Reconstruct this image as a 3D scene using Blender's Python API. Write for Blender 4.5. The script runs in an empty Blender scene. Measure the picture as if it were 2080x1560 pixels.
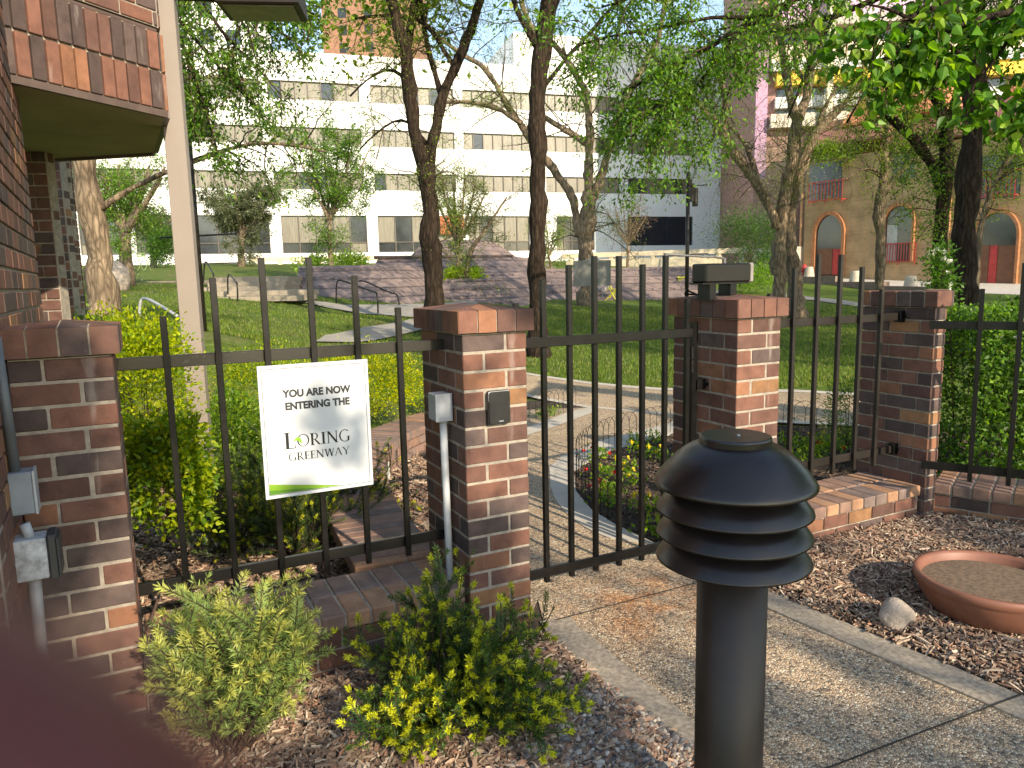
import bpy, math, random
import numpy as np
from mathutils import Vector, geometry
random.seed(7); rng = np.random.default_rng(7)
SC = bpy.context.scene; COL = SC.collection
# ---------------------------------------------------------------- camera model
FPX=1480.; PT=math.radians(8.13); RL=math.radians(-1.241); EYE=1.5
fw=np.array([0,math.cos(PT),-math.sin(PT)]); rt=np.array([1,0,0.]); up=np.cross(rt,fw)
CR=rt*math.cos(RL)+up*math.sin(RL); CU=up*math.cos(RL)-rt*math.sin(RL)
def ray(x,y): return fw+CR*(x-1040)/FPX-CU*(y-780)/FPX
def gz(x,y,z=0.):
    d=ray(x,y); return d*((z-EYE)/d[2])+[0,0,EYE]
def gy(x,y,Y):
    d=ray(x,y); return d*(Y/d[1])+[0,0,EYE]
def proj(q):
    q=np.asarray(q,float)-[0,0,EYE]; z=q@fw
    return 1040+FPX*(q@CR)/z, 780-FPX*(q@CU)/z
AZ=math.radians(63.5)
D1=np.array([math.sin(AZ),math.cos(AZ),0]); D2=np.array([-math.cos(AZ),math.sin(AZ),0]); UZ=np.array([0,0,1.])
P2=np.array([-.195,2.866,0])
def FL(s,t,z=0.): return P2+D1*s+D2*t+UZ*z          # fence-line frame
SAZ,SEL=math.radians(145),math.radians(27)
SUN=np.array([math.sin(SAZ)*math.cos(SEL),math.cos(SAZ)*math.cos(SEL),math.sin(SEL)])
def nrm(v):
    v=np.asarray(v,float); return v/(np.linalg.norm(v)+1e-12)
# ---------------------------------------------------------------- mesh builder
class MB:
    def __init__(s): s.v=[];s.n=0;s.fs=[];s.ft=[];s.mi=[];s.co=[]
    def add(s,V,F,mat=0,col=(1,1,1)):
        V=np.asarray(V,float).reshape(-1,3); s.v.append(V)
        for f in F:
            s.fs.append(np.array(f,dtype=np.int64)+s.n); s.ft.append(len(f)); s.mi.append(mat); s.co.append(col)
        s.n+=len(V); return s
    def bulk(s,V,mat=0,col=None):
        """V (n,k,3) polygons, col (n,3)"""
        V=np.asarray(V,float); n,k,_=V.shape
        if n==0: return s
        s.v.append(V.reshape(-1,3))
        s.fs.append(np.arange(n*k)+s.n); s.ft+= [k]*n; s.mi+=[mat]*n
        s.co+= list(map(tuple,col)) if col is not None else [(1,1,1)]*n
        s.n+=n*k; return s
    def box(s,c,ax,ay,az,hx,hy,hz,mat=0,col=(1,1,1),bev=0.):
        c=np.asarray(c,float); ax,ay,az=nrm(ax)*1.,nrm(ay)*1.,nrm(az)*1.
        P=lambda a,b,d:c+ax*a+ay*b+az*d
        if bev<=0:
            V=[P(a*hx,b*hy,d*hz) for d in(-1,1) for b in(-1,1) for a in(-1,1)]
            return s.add(V,[(0,2,3,1),(4,5,7,6),(0,1,5,4),(2,6,7,3),(0,4,6,2),(1,3,7,5)],mat,col)
        q=bev; V=[];ix={}
        for i in(-1,1):
            for j in(-1,1):
                for k in(-1,1):
                    ix[(i,j,k,0)]=len(V);V.append(P(i*hx,j*(hy-q),k*(hz-q)))
                    ix[(i,j,k,1)]=len(V);V.append(P(i*(hx-q),j*hy,k*(hz-q)))
                    ix[(i,j,k,2)]=len(V);V.append(P(i*(hx-q),j*(hy-q),k*hz))
        F=[]
        for i in(-1,1):
            F.append([ix[(i,j,k,0)] for j,k in((-1,-1),(1,-1),(1,1),(-1,1))][::i])
            F.append([ix[(j,i,k,1)] for j,k in((-1,-1),(1,-1),(1,1),(-1,1))][::-i])
            F.append([ix[(j,k,i,2)] for j,k in((-1,-1),(1,-1),(1,1),(-1,1))][::i])
        for i in(-1,1):
            for j in(-1,1):
                F.append([ix[(i,j,-1,0)],ix[(i,j,1,0)],ix[(i,j,1,1)],ix[(i,j,-1,1)]][::-i*j])
                F.append([ix[(i,-1,j,0)],ix[(i,1,j,0)],ix[(i,1,j,2)],ix[(i,-1,j,2)]][::i*j])
                F.append([ix[(-1,i,j,1)],ix[(1,i,j,1)],ix[(1,i,j,2)],ix[(-1,i,j,2)]][::-i*j])
                for k in(-1,1): F.append([ix[(i,j,k,0)],ix[(i,j,k,1)],ix[(i,j,k,2)]][::i*j*k])
        return s.add(V,F,mat,col)
    def prism(s,poly,z0,z1,mat=0,col=(1,1,1)):
        """poly: list of xy (ccw or not), z1 may be a list"""
        n=len(poly); z0=[z0]*n if np.isscalar(z0) else z0; z1=[z1]*n if np.isscalar(z1) else z1
        a=sum(poly[i][0]*poly[(i+1)%n][1]-poly[(i+1)%n][0]*poly[i][1] for i in range(n))
        idx=list(range(n)) if a>0 else list(range(n))[::-1]
        V=[(poly[i][0],poly[i][1],z0[i]) for i in idx]+[(poly[i][0],poly[i][1],z1[i]) for i in idx]
        F=[tuple(range(n))[::-1],tuple(range(n,2*n))]+[(i,(i+1)%n,(i+1)%n+n,i+n) for i in range(n)]
        return s.add(V,F,mat,col)
    def tube(s,pts,rad,seg=8,mat=0,col=(1,1,1),cap=True,wob=0.):
        P=np.asarray(pts,float); n=len(P); rad=[rad]*n if np.isscalar(rad) else rad
        T=np.gradient(P,axis=0); V=[];u=None
        for i in range(n):
            t=nrm(T[i])
            if u is None:
                u=np.cross(t,[0,0,1]) if abs(t[2])<.9 else np.cross(t,[0,1,0])
            u=nrm(u-t*(u@t)); w=np.cross(t,u)
            for k in range(seg):
                a=2*math.pi*k/seg; r=rad[i]*(1+wob*(random.random()-.5))
                V.append(P[i]+(u*math.cos(a)+w*math.sin(a))*r)
        F=[]
        for i in range(n-1):
            for k in range(seg):
                F.append((i*seg+k,i*seg+(k+1)%seg,(i+1)*seg+(k+1)%seg,(i+1)*seg+k))
        if cap: F+= [tuple(range(seg))[::-1],tuple(range((n-1)*seg,n*seg))]
        return s.add(V,F,mat,col)
    def lathe(s,prof,c=(0,0,0),seg=48,mat=0,col=(1,1,1)):
        c=np.asarray(c,float); V=[];F=[]
        for r,z in prof:
            for k in range(seg):
                a=2*math.pi*k/seg; V.append(c+[r*math.cos(a),r*math.sin(a),z])
        for i in range(len(prof)-1):
            for k in range(seg): F.append((i*seg+k,i*seg+(k+1)%seg,(i+1)*seg+(k+1)%seg,(i+1)*seg+k))
        return s.add(V,F,mat,col)
    def build(s,name,mats,parent=None,smooth=False,loc=None):
        me=bpy.data.meshes.new(name)
        V=np.concatenate(s.v) if s.v else np.zeros((0,3))
        if parent is not None: o0=np.array(parent['_o'])
        elif loc is not None: o0=np.asarray(loc,float)
        else: o0=np.array([(V[:,0].min()+V[:,0].max())/2,(V[:,1].min()+V[:,1].max())/2,V[:,2].min()])
        V=V-o0
        L=np.concatenate(s.fs); ft=np.array(s.ft)
        me.vertices.add(len(V)); me.vertices.foreach_set('co',V.ravel())
        me.loops.add(len(L)); me.loops.foreach_set('vertex_index',L)
        me.polygons.add(len(ft)); st=np.concatenate([[0],np.cumsum(ft)[:-1]])
        me.polygons.foreach_set('loop_start',st); me.polygons.foreach_set('loop_total',ft)
        if not isinstance(mats,(list,tuple)): mats=[mats]
        for m in mats: me.materials.append(m)
        me.polygons.foreach_set('material_index',np.array(s.mi))
        me.polygons.foreach_set('use_smooth',np.full(len(ft),bool(smooth)))
        me.update(calc_edges=True); me.validate()
        at=me.attributes.new('Col','FLOAT_COLOR','FACE')
        c=np.ones((len(me.polygons),4)); cc=np.array(s.co)
        if len(cc)==len(c): c[:,:3]=cc
        at.data.foreach_set('color',c.ravel().astype(np.float32))
        o=bpy.data.objects.new(name,me); COL.objects.link(o)
        if parent is not None: o.parent=parent
        else: o.location=o0
        o['_o']=[float(q) for q in o0]
        return o
def tag(o,label,cat,group=None):
    o['label']=label; o['category']=cat
    if group: o['group']=group
    return o
def thing(name,label,cat,loc,group=None):
    o=bpy.data.objects.new(name,None); COL.objects.link(o); o.location=[float(q) for q in loc]
    o.empty_display_size=.1; o['_o']=[float(q) for q in loc]; return tag(o,label,cat,group)
def struct(o,kind='structure'): o['kind']=kind; return o
def copy_tree(o,off,label=None):
    c=o.copy(); COL.objects.link(c); c.location=Vector(o.location)+Vector([float(q) for q in off])
    if label: c['label']=label
    for ch in o.children:
        d=ch.copy(); COL.objects.link(d); d.parent=c
    return c
# ---------------------------------------------------------------- materials
MATS={}
def newmat(name):
    m=bpy.data.materials.new(name); m.use_nodes=True; nt=m.node_tree; nt.nodes.clear()
    o=nt.nodes.new('ShaderNodeOutputMaterial'); return m,nt,o
def N(nt,t,**k):
    n=nt.nodes.new(t)
    for a,b in k.items():
        if a in n.inputs.keys() if hasattr(n.inputs,'keys') else False: n.inputs[a].default_value=b
        else: setattr(n,a,b)
    return n
def mixc(nt,a,b,f,mode='MIX'):
    m=nt.nodes.new('ShaderNodeMix'); m.data_type='RGBA'; m.blend_type=mode
    for i,v in((0,f),(6,a),(7,b)):
        if hasattr(v,'links') or isinstance(v,bpy.types.NodeSocket): nt.links.new(v,m.inputs[i])
        else: m.inputs[i].default_value=v if i==0 else tuple(v)+((1,) if len(v)==3 else ())
    return m.outputs[2]
def ramp(nt,f,stops):
    r=nt.nodes.new('ShaderNodeValToRGB'); nt.links.new(f,r.inputs[0]); e=r.color_ramp.elements
    while len(e)<len(stops): e.new(.5)
    for i,(p,c) in enumerate(stops): e[i].position=p; e[i].color=tuple(c)+(1,) if len(c)==3 else c
    return r.outputs[0]
def noise(nt,scale,detail=4,rough=.55,vec=None,dist=0.):
    n=nt.nodes.new('ShaderNodeTexNoise'); n.inputs['Scale'].default_value=scale; n.inputs['Detail'].default_value=detail
    n.inputs['Roughness'].default_value=rough; n.inputs['Distortion'].default_value=dist
    if vec is not None: nt.links.new(vec,n.inputs['Vector'])
    return n
def coords(nt,scale=None,kind='Object'):
    t=nt.nodes.new('ShaderNodeTexCoord'); o=t.outputs[kind]
    if scale is not None:
        m=nt.nodes.new('ShaderNodeMapping'); m.inputs['Scale'].default_value=scale; nt.links.new(o,m.inputs[0]); o=m.outputs[0]
    return o
def bump(nt,h,strength=.3,dist=.005):
    b=nt.nodes.new('ShaderNodeBump'); b.inputs['Strength'].default_value=strength; b.inputs['Distance'].default_value=dist
    nt.links.new(h,b.inputs['Height']); return b.outputs[0]
def pbsdf(nt,o,col,rough=.6,metal=0.,nor=None,spec=.5,coat=0.):
    p=nt.nodes.new('ShaderNodeBsdfPrincipled')
    if isinstance(col,bpy.types.NodeSocket): nt.links.new(col,p.inputs['Base Color'])
    else: p.inputs['Base Color'].default_value=tuple(col)+(1,)
    if isinstance(rough,bpy.types.NodeSocket): nt.links.new(rough,p.inputs['Roughness'])
    else: p.inputs['Roughness'].default_value=rough
    p.inputs['Metallic'].default_value=metal; p.inputs['Specular IOR Level'].default_value=spec
    p.inputs['Coat Weight'].default_value=coat
    if nor is not None: nt.links.new(nor,p.inputs['Normal'])
    nt.links.new(p.outputs[0],o.inputs[0]); return p
def attr(nt,name='Col'):
    a=nt.nodes.new('ShaderNodeAttribute'); a.attribute_name=name; return a.outputs['Color']
def simple(name,col,rough=.6,metal=0.,nscale=8,namt=.25,bs=.15,bd=.003,spec=.5,useattr=False,coat=0.,hi=None):
    m,nt,o=newmat(name); c=coords(nt); n=noise(nt,nscale,5,.6,c)
    lo=tuple(q*(1-namt) for q in col); hi=hi or tuple(min(1,q*(1+namt)) for q in col)
    cc=ramp(nt,n.outputs[0],[(.3,lo),(.7,hi)])
    if useattr: cc=mixc(nt,cc,attr(nt),1.,'MULTIPLY')
    n2=noise(nt,nscale*8,4,.6,c)
    rr=nt.nodes.new('ShaderNodeMapRange'); nt.links.new(n.outputs[0],rr.inputs[0])
    rr.inputs[3].default_value=max(.02,rough-.08); rr.inputs[4].default_value=min(1,rough+.1)
    pbsdf(nt,o,cc,rr.outputs[0],metal,bump(nt,n2.outputs[0],bs,bd),spec,coat); return m
def leafmat(name,tr=.52,rough=.45,gain=1.):
    m,nt,o=newmat(name); a=attr(nt); c=coords(nt); n=noise(nt,3.,3,.6,c)
    f=ramp(nt,n.outputs[0],[(.3,(.75*gain,)*3),(.7,(1.2*gain,)*3)]); a=mixc(nt,a,f,1.,'MULTIPLY')
    p=nt.nodes.new('ShaderNodeBsdfPrincipled'); nt.links.new(a,p.inputs['Base Color']); p.inputs['Roughness'].default_value=rough
    p.inputs['Specular IOR Level'].default_value=.35
    t=nt.nodes.new('ShaderNodeBsdfTranslucent'); y=mixc(nt,a,(1.25,1.25,.45),1.,'MULTIPLY'); nt.links.new(y,t.inputs[0])
    x=nt.nodes.new('ShaderNodeMixShader'); x.inputs[0].default_value=tr
    nt.links.new(p.outputs[0],x.inputs[1]); nt.links.new(t.outputs[0],x.inputs[2]); nt.links.new(x.outputs[0],o.inputs[0]); return m
def brickmat():
    m,nt,o=newmat('brick_fired'); c=coords(nt); a=attr(nt)
    n=noise(nt,14,5,.65,c); f=ramp(nt,n.outputs[0],[(.25,(.62,.60,.60)),(.5,(.95,.94,.93)),(.75,(1.25,1.2,1.15))])
    a=mixc(nt,a,f,1.,'MULTIPLY')
    s=noise(nt,90,3,.7,c); sp=ramp(nt,s.outputs[0],[(.66,(0,0,0)),(.74,(1,1,1))]); a=mixc(nt,a,(.33,.27,.22),N(nt,'ShaderNodeRGBToBW').outputs[0]) if False else a
    mm=nt.nodes.new('ShaderNodeMath'); mm.operation='MULTIPLY'; nt.links.new(sp,mm.inputs[0]); mm.inputs[1].default_value=.22
    a=mixc(nt,a,(.42,.36,.31),mm.outputs[0])
    # pale efflorescence drips
    e=noise(nt,1.,4,.6,coords(nt,(16,16,2.2))); ef=ramp(nt,e.outputs[0],[(.62,(0,0,0)),(.72,(.28,.28,.28))])
    a=mixc(nt,a,(.40,.35,.32),ef)
    b=noise(nt,60,5,.7,c); pbsdf(nt,o,a,.82,0,bump(nt,b.outputs[0],.5,.004),.3); return m
def bandbrick(name,c1,c2,mortar,scale=(1,1,1),bw=.205,bh=.077,ms=.011):
    """procedural brick on z-up walls: uses (x+y,z)"""
    m,nt,o=newmat(name); t=coords(nt); sp=nt.nodes.new('ShaderNodeSeparateXYZ'); nt.links.new(t,sp.inputs[0])
    ad=nt.nodes.new('ShaderNodeMath'); ad.operation='ADD'; nt.links.new(sp.outputs[0],ad.inputs[0]); nt.links.new(sp.outputs[1],ad.inputs[1])
    cb=nt.nodes.new('ShaderNodeCombineXYZ'); nt.links.new(ad.outputs[0],cb.inputs[0]); nt.links.new(sp.outputs[2],cb.inputs[1])
    b=nt.nodes.new('ShaderNodeTexBrick'); nt.links.new(cb.outputs[0],b.inputs[0]); b.inputs['Scale'].default_value=1.
    b.inputs['Brick Width'].default_value=bw; b.inputs['Row Height'].default_value=bh; b.inputs['Mortar Size'].default_value=ms
    b.inputs['Color1'].default_value=c1+(1,); b.inputs['Color2'].default_value=c2+(1,); b.inputs['Mortar'].default_value=mortar+(1,)
    n=noise(nt,1.5,5,.6,t); f=ramp(nt,n.outputs[0],[(.3,(.75,.75,.75)),(.7,(1.15,1.15,1.15))])
    pbsdf(nt,o,mixc(nt,b.outputs[0],f,1.,'MULTIPLY'),.85,0,None,.3); return m
def barkmat(name,dark,light,sc=1.):
    m,nt,o=newmat(name); c=coords(nt,(14*sc,14*sc,2.6*sc)); n=noise(nt,1.6,8,.7,c,.6)
    v=nt.nodes.new('ShaderNodeTexVoronoi'); v.inputs['Scale'].default_value=1.1; nt.links.new(c,v.inputs[0]); v.feature='DISTANCE_TO_EDGE'
    cc=ramp(nt,n.outputs[0],[(.3,dark),(.62,light)])
    e=ramp(nt,v.outputs[0],[(0,(.45,.45,.45)),(.25,(1,1,1))]); cc=mixc(nt,cc,e,1.,'MULTIPLY')
    big=noise(nt,.8,3,.5,coords(nt)); cc=mixc(nt,cc,ramp(nt,big.outputs[0],[(.3,(.7,.7,.72)),(.7,(1.25,1.2,1.15))]),1.,'MULTIPLY')
    ad=nt.nodes.new('ShaderNodeMath'); ad.operation='ADD'; nt.links.new(n.outputs[0],ad.inputs[0]); nt.links.new(v.outputs[0],ad.inputs[1])
    pbsdf(nt,o,cc,.95,0,bump(nt,ad.outputs[0],1.,.03),.15); return m
def aggregate():
    m,nt,o=newmat('exposed_aggregate'); c=coords(nt)
    v=nt.nodes.new('ShaderNodeTexVoronoi'); v.inputs['Scale'].default_value=95; nt.links.new(c,v.inputs[0])
    ve=nt.nodes.new('ShaderNodeTexVoronoi'); ve.inputs['Scale'].default_value=95; ve.feature='DISTANCE_TO_EDGE'; nt.links.new(c,ve.inputs[0])
    sp=nt.nodes.new('ShaderNodeSeparateColor'); nt.links.new(v.outputs['Color'],sp.inputs[0])
    cc=ramp(nt,sp.outputs[0],[(0,(.10,.08,.06)),(.25,(.40,.28,.18)),(.5,(.62,.46,.30)),(.7,(.49,.34,.21)),(.85,(.78,.66,.48)),(1,(.22,.17,.13))])
    e=ramp(nt,ve.outputs[0],[(.02,(0,0,0)),(.10,(1,1,1))]); cc=mixc(nt,(.15,.13,.11),cc,e)
    n=noise(nt,1.3,4,.6,c); cc=mixc(nt,cc,ramp(nt,n.outputs[0],[(.3,(.78,.78,.78)),(.7,(1.1,1.08,1.05))]),1.,'MULTIPLY')
    # rust stain across the walk under the gate
    g=noise(nt,5,5,.7,c); wx=nt.nodes.new('ShaderNodeNewGeometry'); s2=nt.nodes.new('ShaderNodeVectorMath'); s2.operation='DISTANCE'
    nt.links.new(wx.outputs['Position'],s2.inputs[0]); s2.inputs[1].default_value=(.62,3.17,0)
    mr=nt.nodes.new('ShaderNodeMapRange'); nt.links.new(s2.outputs['Value'],mr.inputs[0]); mr.inputs[1].default_value=.08; mr.inputs[2].default_value=.5; mr.inputs[3].default_value=1; mr.inputs[4].default_value=0
    mu=nt.nodes.new('ShaderNodeMath'); mu.operation='MULTIPLY'; nt.links.new(mr.outputs[0],mu.inputs[0]); nt.links.new(ramp(nt,g.outputs[0],[(.4,(0,0,0)),(.65,(1,1,1))]),mu.inputs[1])
    cc=mixc(nt,cc,mixc(nt,cc,(1.0,.50,.20),1.,'MULTIPLY'),mu.outputs[0])
    pbsdf(nt,o,cc,.8,0,bump(nt,ve.outputs[0],1.,.006),.3); return m
M=dict(
 brick=brickmat(), mortar=simple('mortar',(.29,.25,.205),.95,nscale=30,namt=.3,bs=.6,bd=.004),
 black=simple('black_paint',(.004,.0038,.0035),.36,nscale=25,namt=.4,bs=.3,bd=.002,spec=.28),
 bronze=simple('bronze_paint',(.016,.0125,.0105),.42,nscale=6,namt=.3,bs=.08,spec=.35),
 bollard=simple('bollard_enamel',(.013,.0098,.0092),.30,nscale=7,namt=.55,bs=.22,bd=.0015,spec=.5),
 grey=simple('galvanised_grey',(.33,.35,.37),.42,nscale=12,namt=.2,bs=.1), 
 pvc=simple('grey_conduit',(.42,.44,.46),.5,nscale=9,namt=.15,bs=.1),
 conc=simple('pale_concrete',(.29,.245,.19),.9,nscale=55,namt=.42,bs=.6,bd=.003), grayc=simple('lawn_path_concrete',(.26,.24,.21),.9,nscale=3,namt=.15,bs=.3),
 walkc=simple('smooth_concrete',(.42,.385,.33),.9,nscale=3,namt=.15,bs=.3,bd=.003),
 agg=aggregate(), soil=simple('soil',(.055,.036,.024),.95,nscale=25,namt=.5,bs=1,bd=.02),
 mulchbase=simple('mulch_base',(.10,.066,.045),.95,nscale=40,namt=.6,bs=1,bd=.02),
 chip=simple('bark_chip',(1,1,1),.85,nscale=60,namt=.25,bs=.4,bd=.002,useattr=True),
 stone=simple('pebble_stone',(1,1,1),.55,nscale=30,namt=.2,bs=.2,bd=.002,useattr=True),
 terra=simple('terracotta_plastic',(.20,.082,.052),.5,nscale=5,namt=.2,bs=.1),
 rock=simple('limestone_rock',(.36,.30,.25),.9,nscale=14,namt=.4,bs=.9,bd=.012),
 leaf=leafmat('leaf'), needle=leafmat('needle',.25,.5), petal=leafmat('petal',.3,.5),
 bark=barkmat('bark_dark',(.011,.008,.006),(.060,.043,.031)),
 barkl=barkmat('bark_pale',(.13,.095,.065),(.36,.28,.20)), twig=barkmat('twig_bark',(.05,.035,.025),(.17,.12,.085),3),
 white=simple('white_facade_paint',(.80,.80,.79),.7,nscale=.6,namt=.04,bs=.05),
 glass=simple('dark_glass',(.03,.035,.04),.12,nscale=1,namt=.3,bs=.02,spec=.8),
 blind=simple('beige_blinds',(.34,.30,.23),.5,nscale=.8,namt=.22,bs=0.05),
 frame=simple('bronze_window_frame',(.10,.085,.07),.5,nscale=4),
 post=simple('taupe_painted_post',(.235,.20,.175),.42,nscale=2.,namt=.08,bs=.05),
 soffit=simple('olive_soffit_plaster',(.34,.29,.17),.85,nscale=3,namt=.15,bs=.2),
 signw=simple('sign_panel_white',(.50,.52,.55),.22,nscale=2,namt=.01,bs=.0,spec=.6,coat=.6),
 ink=simple('sign_ink_grey',(.014,.016,.018),.5,spec=.2), inkg=simple('sign_ink_light',(.035,.038,.042),.5,spec=.2), lime=simple('sign_lime',(.16,.32,.02),.4), green=simple('sign_green',(.07,.20,.015),.4),
)
# ---------------------------------------------------------------- brick colours & walls
BC=[((.170,.080,.058),30),((.142,.070,.053),24),((.112,.059,.047),16),((.225,.105,.062),9),((.25,.130,.066),4),((.064,.045,.042),9),((.100,.070,.064),13)]
_w=[w for _,w in BC]
def ccol():
    c=random.choice([(.28,.165,.125),(.25,.155,.12),(.20,.14,.12),(.34,.19,.115),(.24,.15,.12),(.17,.125,.11)]); f=random.uniform(.9,1.12); return tuple(q*f for q in c)
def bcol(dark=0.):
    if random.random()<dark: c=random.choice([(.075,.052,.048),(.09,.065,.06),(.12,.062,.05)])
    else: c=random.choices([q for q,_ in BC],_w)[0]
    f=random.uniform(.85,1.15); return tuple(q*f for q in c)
CO=.0765; BU=.0983     # course height, half-brick module
def brickwall(mb,o,u,n,L,z0,z1,first=0,dark=0.,prow=.009,bt=.05,soldier=False,zr=CO,mod=BU):
    """individual bricks standing proud of a mortar backing; o at wall face, u along, n outward"""
    u=nrm(u);n=nrm(n);o=np.asarray(o,float)
    mb.box(o+u*L/2-n*(bt+prow)+UZ*((z0+z1)/2),u,n,UZ,L/2,bt,(z1-z0)/2,1)
    j=.010
    rows=int(round((z1-z0)/zr))
    for r in range(rows):
        zz=z0+r*zr; off=(r+first)%2
        x=-mod*2 if soldier else (-mod if off else 0.)
        step=mod*2
        if soldier: step=zr and .0765; x=0
        while x<L-.004:
            a=max(x,0);b=min(x+step,L); x+=step
            if b-a<.02: continue
            if soldier: hz=zr/2-j/2
            else: hz=zr/2-j/2
            jx=random.uniform(-.0012,.0012)
            mb.box(o+u*((a+b)/2)+UZ*(zz+zr/2)-n*(.02+jx),u,n,UZ,max(.005,(b-a)/2-j/2),.02,hz,0,bcol(dark),bev=.0035)
def ringpier(mb,s0,W,D,z0,n,phase=0,dark=0.):
    """solid pier of W x D half-brick cells laid as rings"""
    cell=BU; j=.010; w=W*cell;d=D*cell
    mb.box(FL(s0+w/2,d/2,z0+n*CO/2),D1,D2,UZ,w/2-.008,d/2-.008,n*CO/2-.001,1)
    for c in range(n):
        k=(n-1-c+phase)%2; B=[]
        if k==0:   # stretcher on front left
            B+= [(0,0,2,1)]; 
            if W>=3: B+=[(2,0,3,2)]
            B+= [(0,i,1,min(i+2,D)) for i in range(1,D,2)]
            B+= [(W-1,i,W,min(i+2,D)) for i in range(2,D,2)]
            if D%2==1: pass
        else:
            B+= [(0,0,1,2)]; 
            if W>=3: B+=[(1,0,3,1)]
            B+= [(0,i,1,min(i+2,D)) for i in range(2,D,2)]
            B+= [(W-1,i,W,min(i+2,D)) for i in range(1,D,2)]
        B+=[(1,D-1,W-1,D)] if W>2 else []
        for (a,b,c2,d2) in B:
            jj=random.uniform(-.001,.0015)
            mb.box(FL(s0+(a+c2)/2*cell,(b+d2)/2*cell,z0+(c+.5)*CO),D1,D2,UZ,(c2-a)/2*cell-j/2+jj,(d2-b)/2*cell-j/2+jj,CO/2-j/2,0,bcol(dark),bev=.0035)
def hipcap(mb,s0,t0,W,D,z0,h,ov=.02,rise=.022,pitch=.082):
    """rowlock brick cap: mitred strips rising to a shallow hip"""
    a0,b0,w,d=s0-ov,t0-ov,W+2*ov,D+2*ov; m=min(w,d)/2; j=.006
    def top(x,y): return z0+h+rise*min(x,y,w-x,d-y)/m
    mb.add([FL(a0+x,b0+y,z) for x,y,z in [(.006,.006,z0),(w-.006,.006,z0),(w-.006,d-.006,z0),(.006,d-.006,z0),(.006,.006,z0+h-.004),(w-.006,.006,z0+h-.004),(w-.006,d-.006,z0+h-.004),(.006,d-.006,z0+h-.004)]],
       [(0,3,2,1),(0,1,5,4),(1,2,6,5),(2,3,7,6),(3,0,4,7),(4,5,6,7)],1)
    mb.add([FL(a0+x,b0+y,z) for x,y,z in [(.006,.006,z0+h-.003),(w-.006,.006,z0+h-.003),(w-.006,d-.006,z0+h-.003),(.006,d-.006,z0+h-.003),(m,m,z0+h+rise-.003),(w-m,d-m,z0+h+rise-.003)]],
       ([(0,1,4),(1,2,5,4),(2,3,5),(3,0,4,5)] if d>w else [(0,1,5,4),(1,2,5),(2,3,4,5),(3,0,4)]),1)
    for side in range(4):
        L=w if side%2==0 else d; n=max(1,round(L/pitch)); p=L/n
        def pt(e,q):
            return {0:(e,q),1:(w-q,e),2:(w-e,d-q),3:(q,d-e)}[side]
        for i in range(n):
            e0,e1=i*p+j/2,(i+1)*p-j/2; qm=m-j
            es=[e0]+[x for x in (m,L-m) if e0<x<e1]+[e1]
            dep=lambda e:max(.004,min(e,L-e,m)-j*.6)
            poly=[(e0,0),(e1,0)]+[(e,dep(e)) for e in reversed(es)]
            V=[];k=len(poly); P=[pt(*q) for q in poly]
            V+=[FL(a0+x,b0+y,z0+.002*random.random()) for x,y in P]; V+=[FL(a0+x,b0+y,top(x,y)) for x,y in P]
            F=[tuple(range(k))[::-1],tuple(range(k,2*k))]+[(i2,(i2+1)%k,(i2+1)%k+k,i2+k) for i2 in range(k)]
            mb.add(V,F,0,bcol(.1))
# ---------------------------------------------------------------- terrain
_cp=[]
for X in (-9,-5,-2.5,0,2.5,5,9,14):
    for Y in (-8,-3,1,3.5,6): _cp.append((X,Y,0.))
for px,Y,z in [(200,10,1.15),(300,22,1.43),(450,9,.84),(600,11,.6),(740,13,.4),(830,17,.6),(560,22,1.15),(700,20,.65),(850,22,.65),
   (1000,26,.7),(1100,30,.72),(1200,30,.6),(1500,32,.6),(1700,28,.46),(1200,10.5,0),(1600,9.5,0),(1900,9,0),(1090,14,.02),(1185,25,.45),(1850,34,.56),(2080,36,.68),
   (1650,47,1.3),(1560,45,1.3),(1500,50,1.9),(1250,62,2.9),(300,35,2.3),(400,46,2.75),(300,62,3.5),(700,66,3.3),(900,50,2.6),(0,12,1.3),(-200,30,2.),(2400,14,0),(2600,40,.7),
   (1000,8.5,0),(850,7.5,0),(600,7,.12),(300,6.6,.3),(60,8,.9)]:
    p=gy(px,570,Y); _cp.append((p[0],Y,z))
_cp=np.array(_cp)
def _k(a,b):
    r=np.sqrt(((a[:,None,:]-b[None,:,:])**2).sum(-1)); return r
_A=_k(_cp[:,:2],_cp[:,:2]); _W=np.linalg.solve(_A+.15*np.eye(len(_cp)),_cp[:,2])
def hgt(x,y):
    x=np.asarray(x,float);y=np.asarray(y,float); sh=x.shape
    P=np.stack([x.ravel(),y.ravel()],-1); z=_k(P,_cp[:,:2])@_W
    q=np.clip((P[:,1]-5.6)/2.5,0,1); q=q*q*(3-2*q); z=z*q
    return z.reshape(sh)
def h1(x,y): return float(hgt(np.array([x]),np.array([y]))[0])
def gt(px,py,Y0=3.,Y1=90.):
    """where the pixel's ray meets the ground"""
    d=ray(px,py); ts=np.linspace(Y0,Y1,900)/d[1]; X=d[0]*ts;Y=d[1]*ts;Z=EYE+d[2]*ts
    g=hgt(X,Y)-Z; i=np.where(g>0)[0]
    i=i[0] if len(i) else len(ts)-1
    return np.array([X[i],Y[i],hgt(X[i:i+1],Y[i:i+1])[0]])
def onH(px,Y):
    p=gy(px,570,Y); return np.array([p[0],Y,h1(p[0],Y)])
def gridmesh(xs,ys,dz=0.):
    X,Y=np.meshgrid(xs,ys); Z=hgt(X,Y)+dz; n=len(xs);m=len(ys)
    V=np.stack([X,Y,Z],-1).reshape(-1,3); F=[(j*n+i,j*n+i+1,(j+1)*n+i+1,(j+1)*n+i) for j in range(m-1) for i in range(n-1)]
    return MB().add(V,F)
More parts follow.
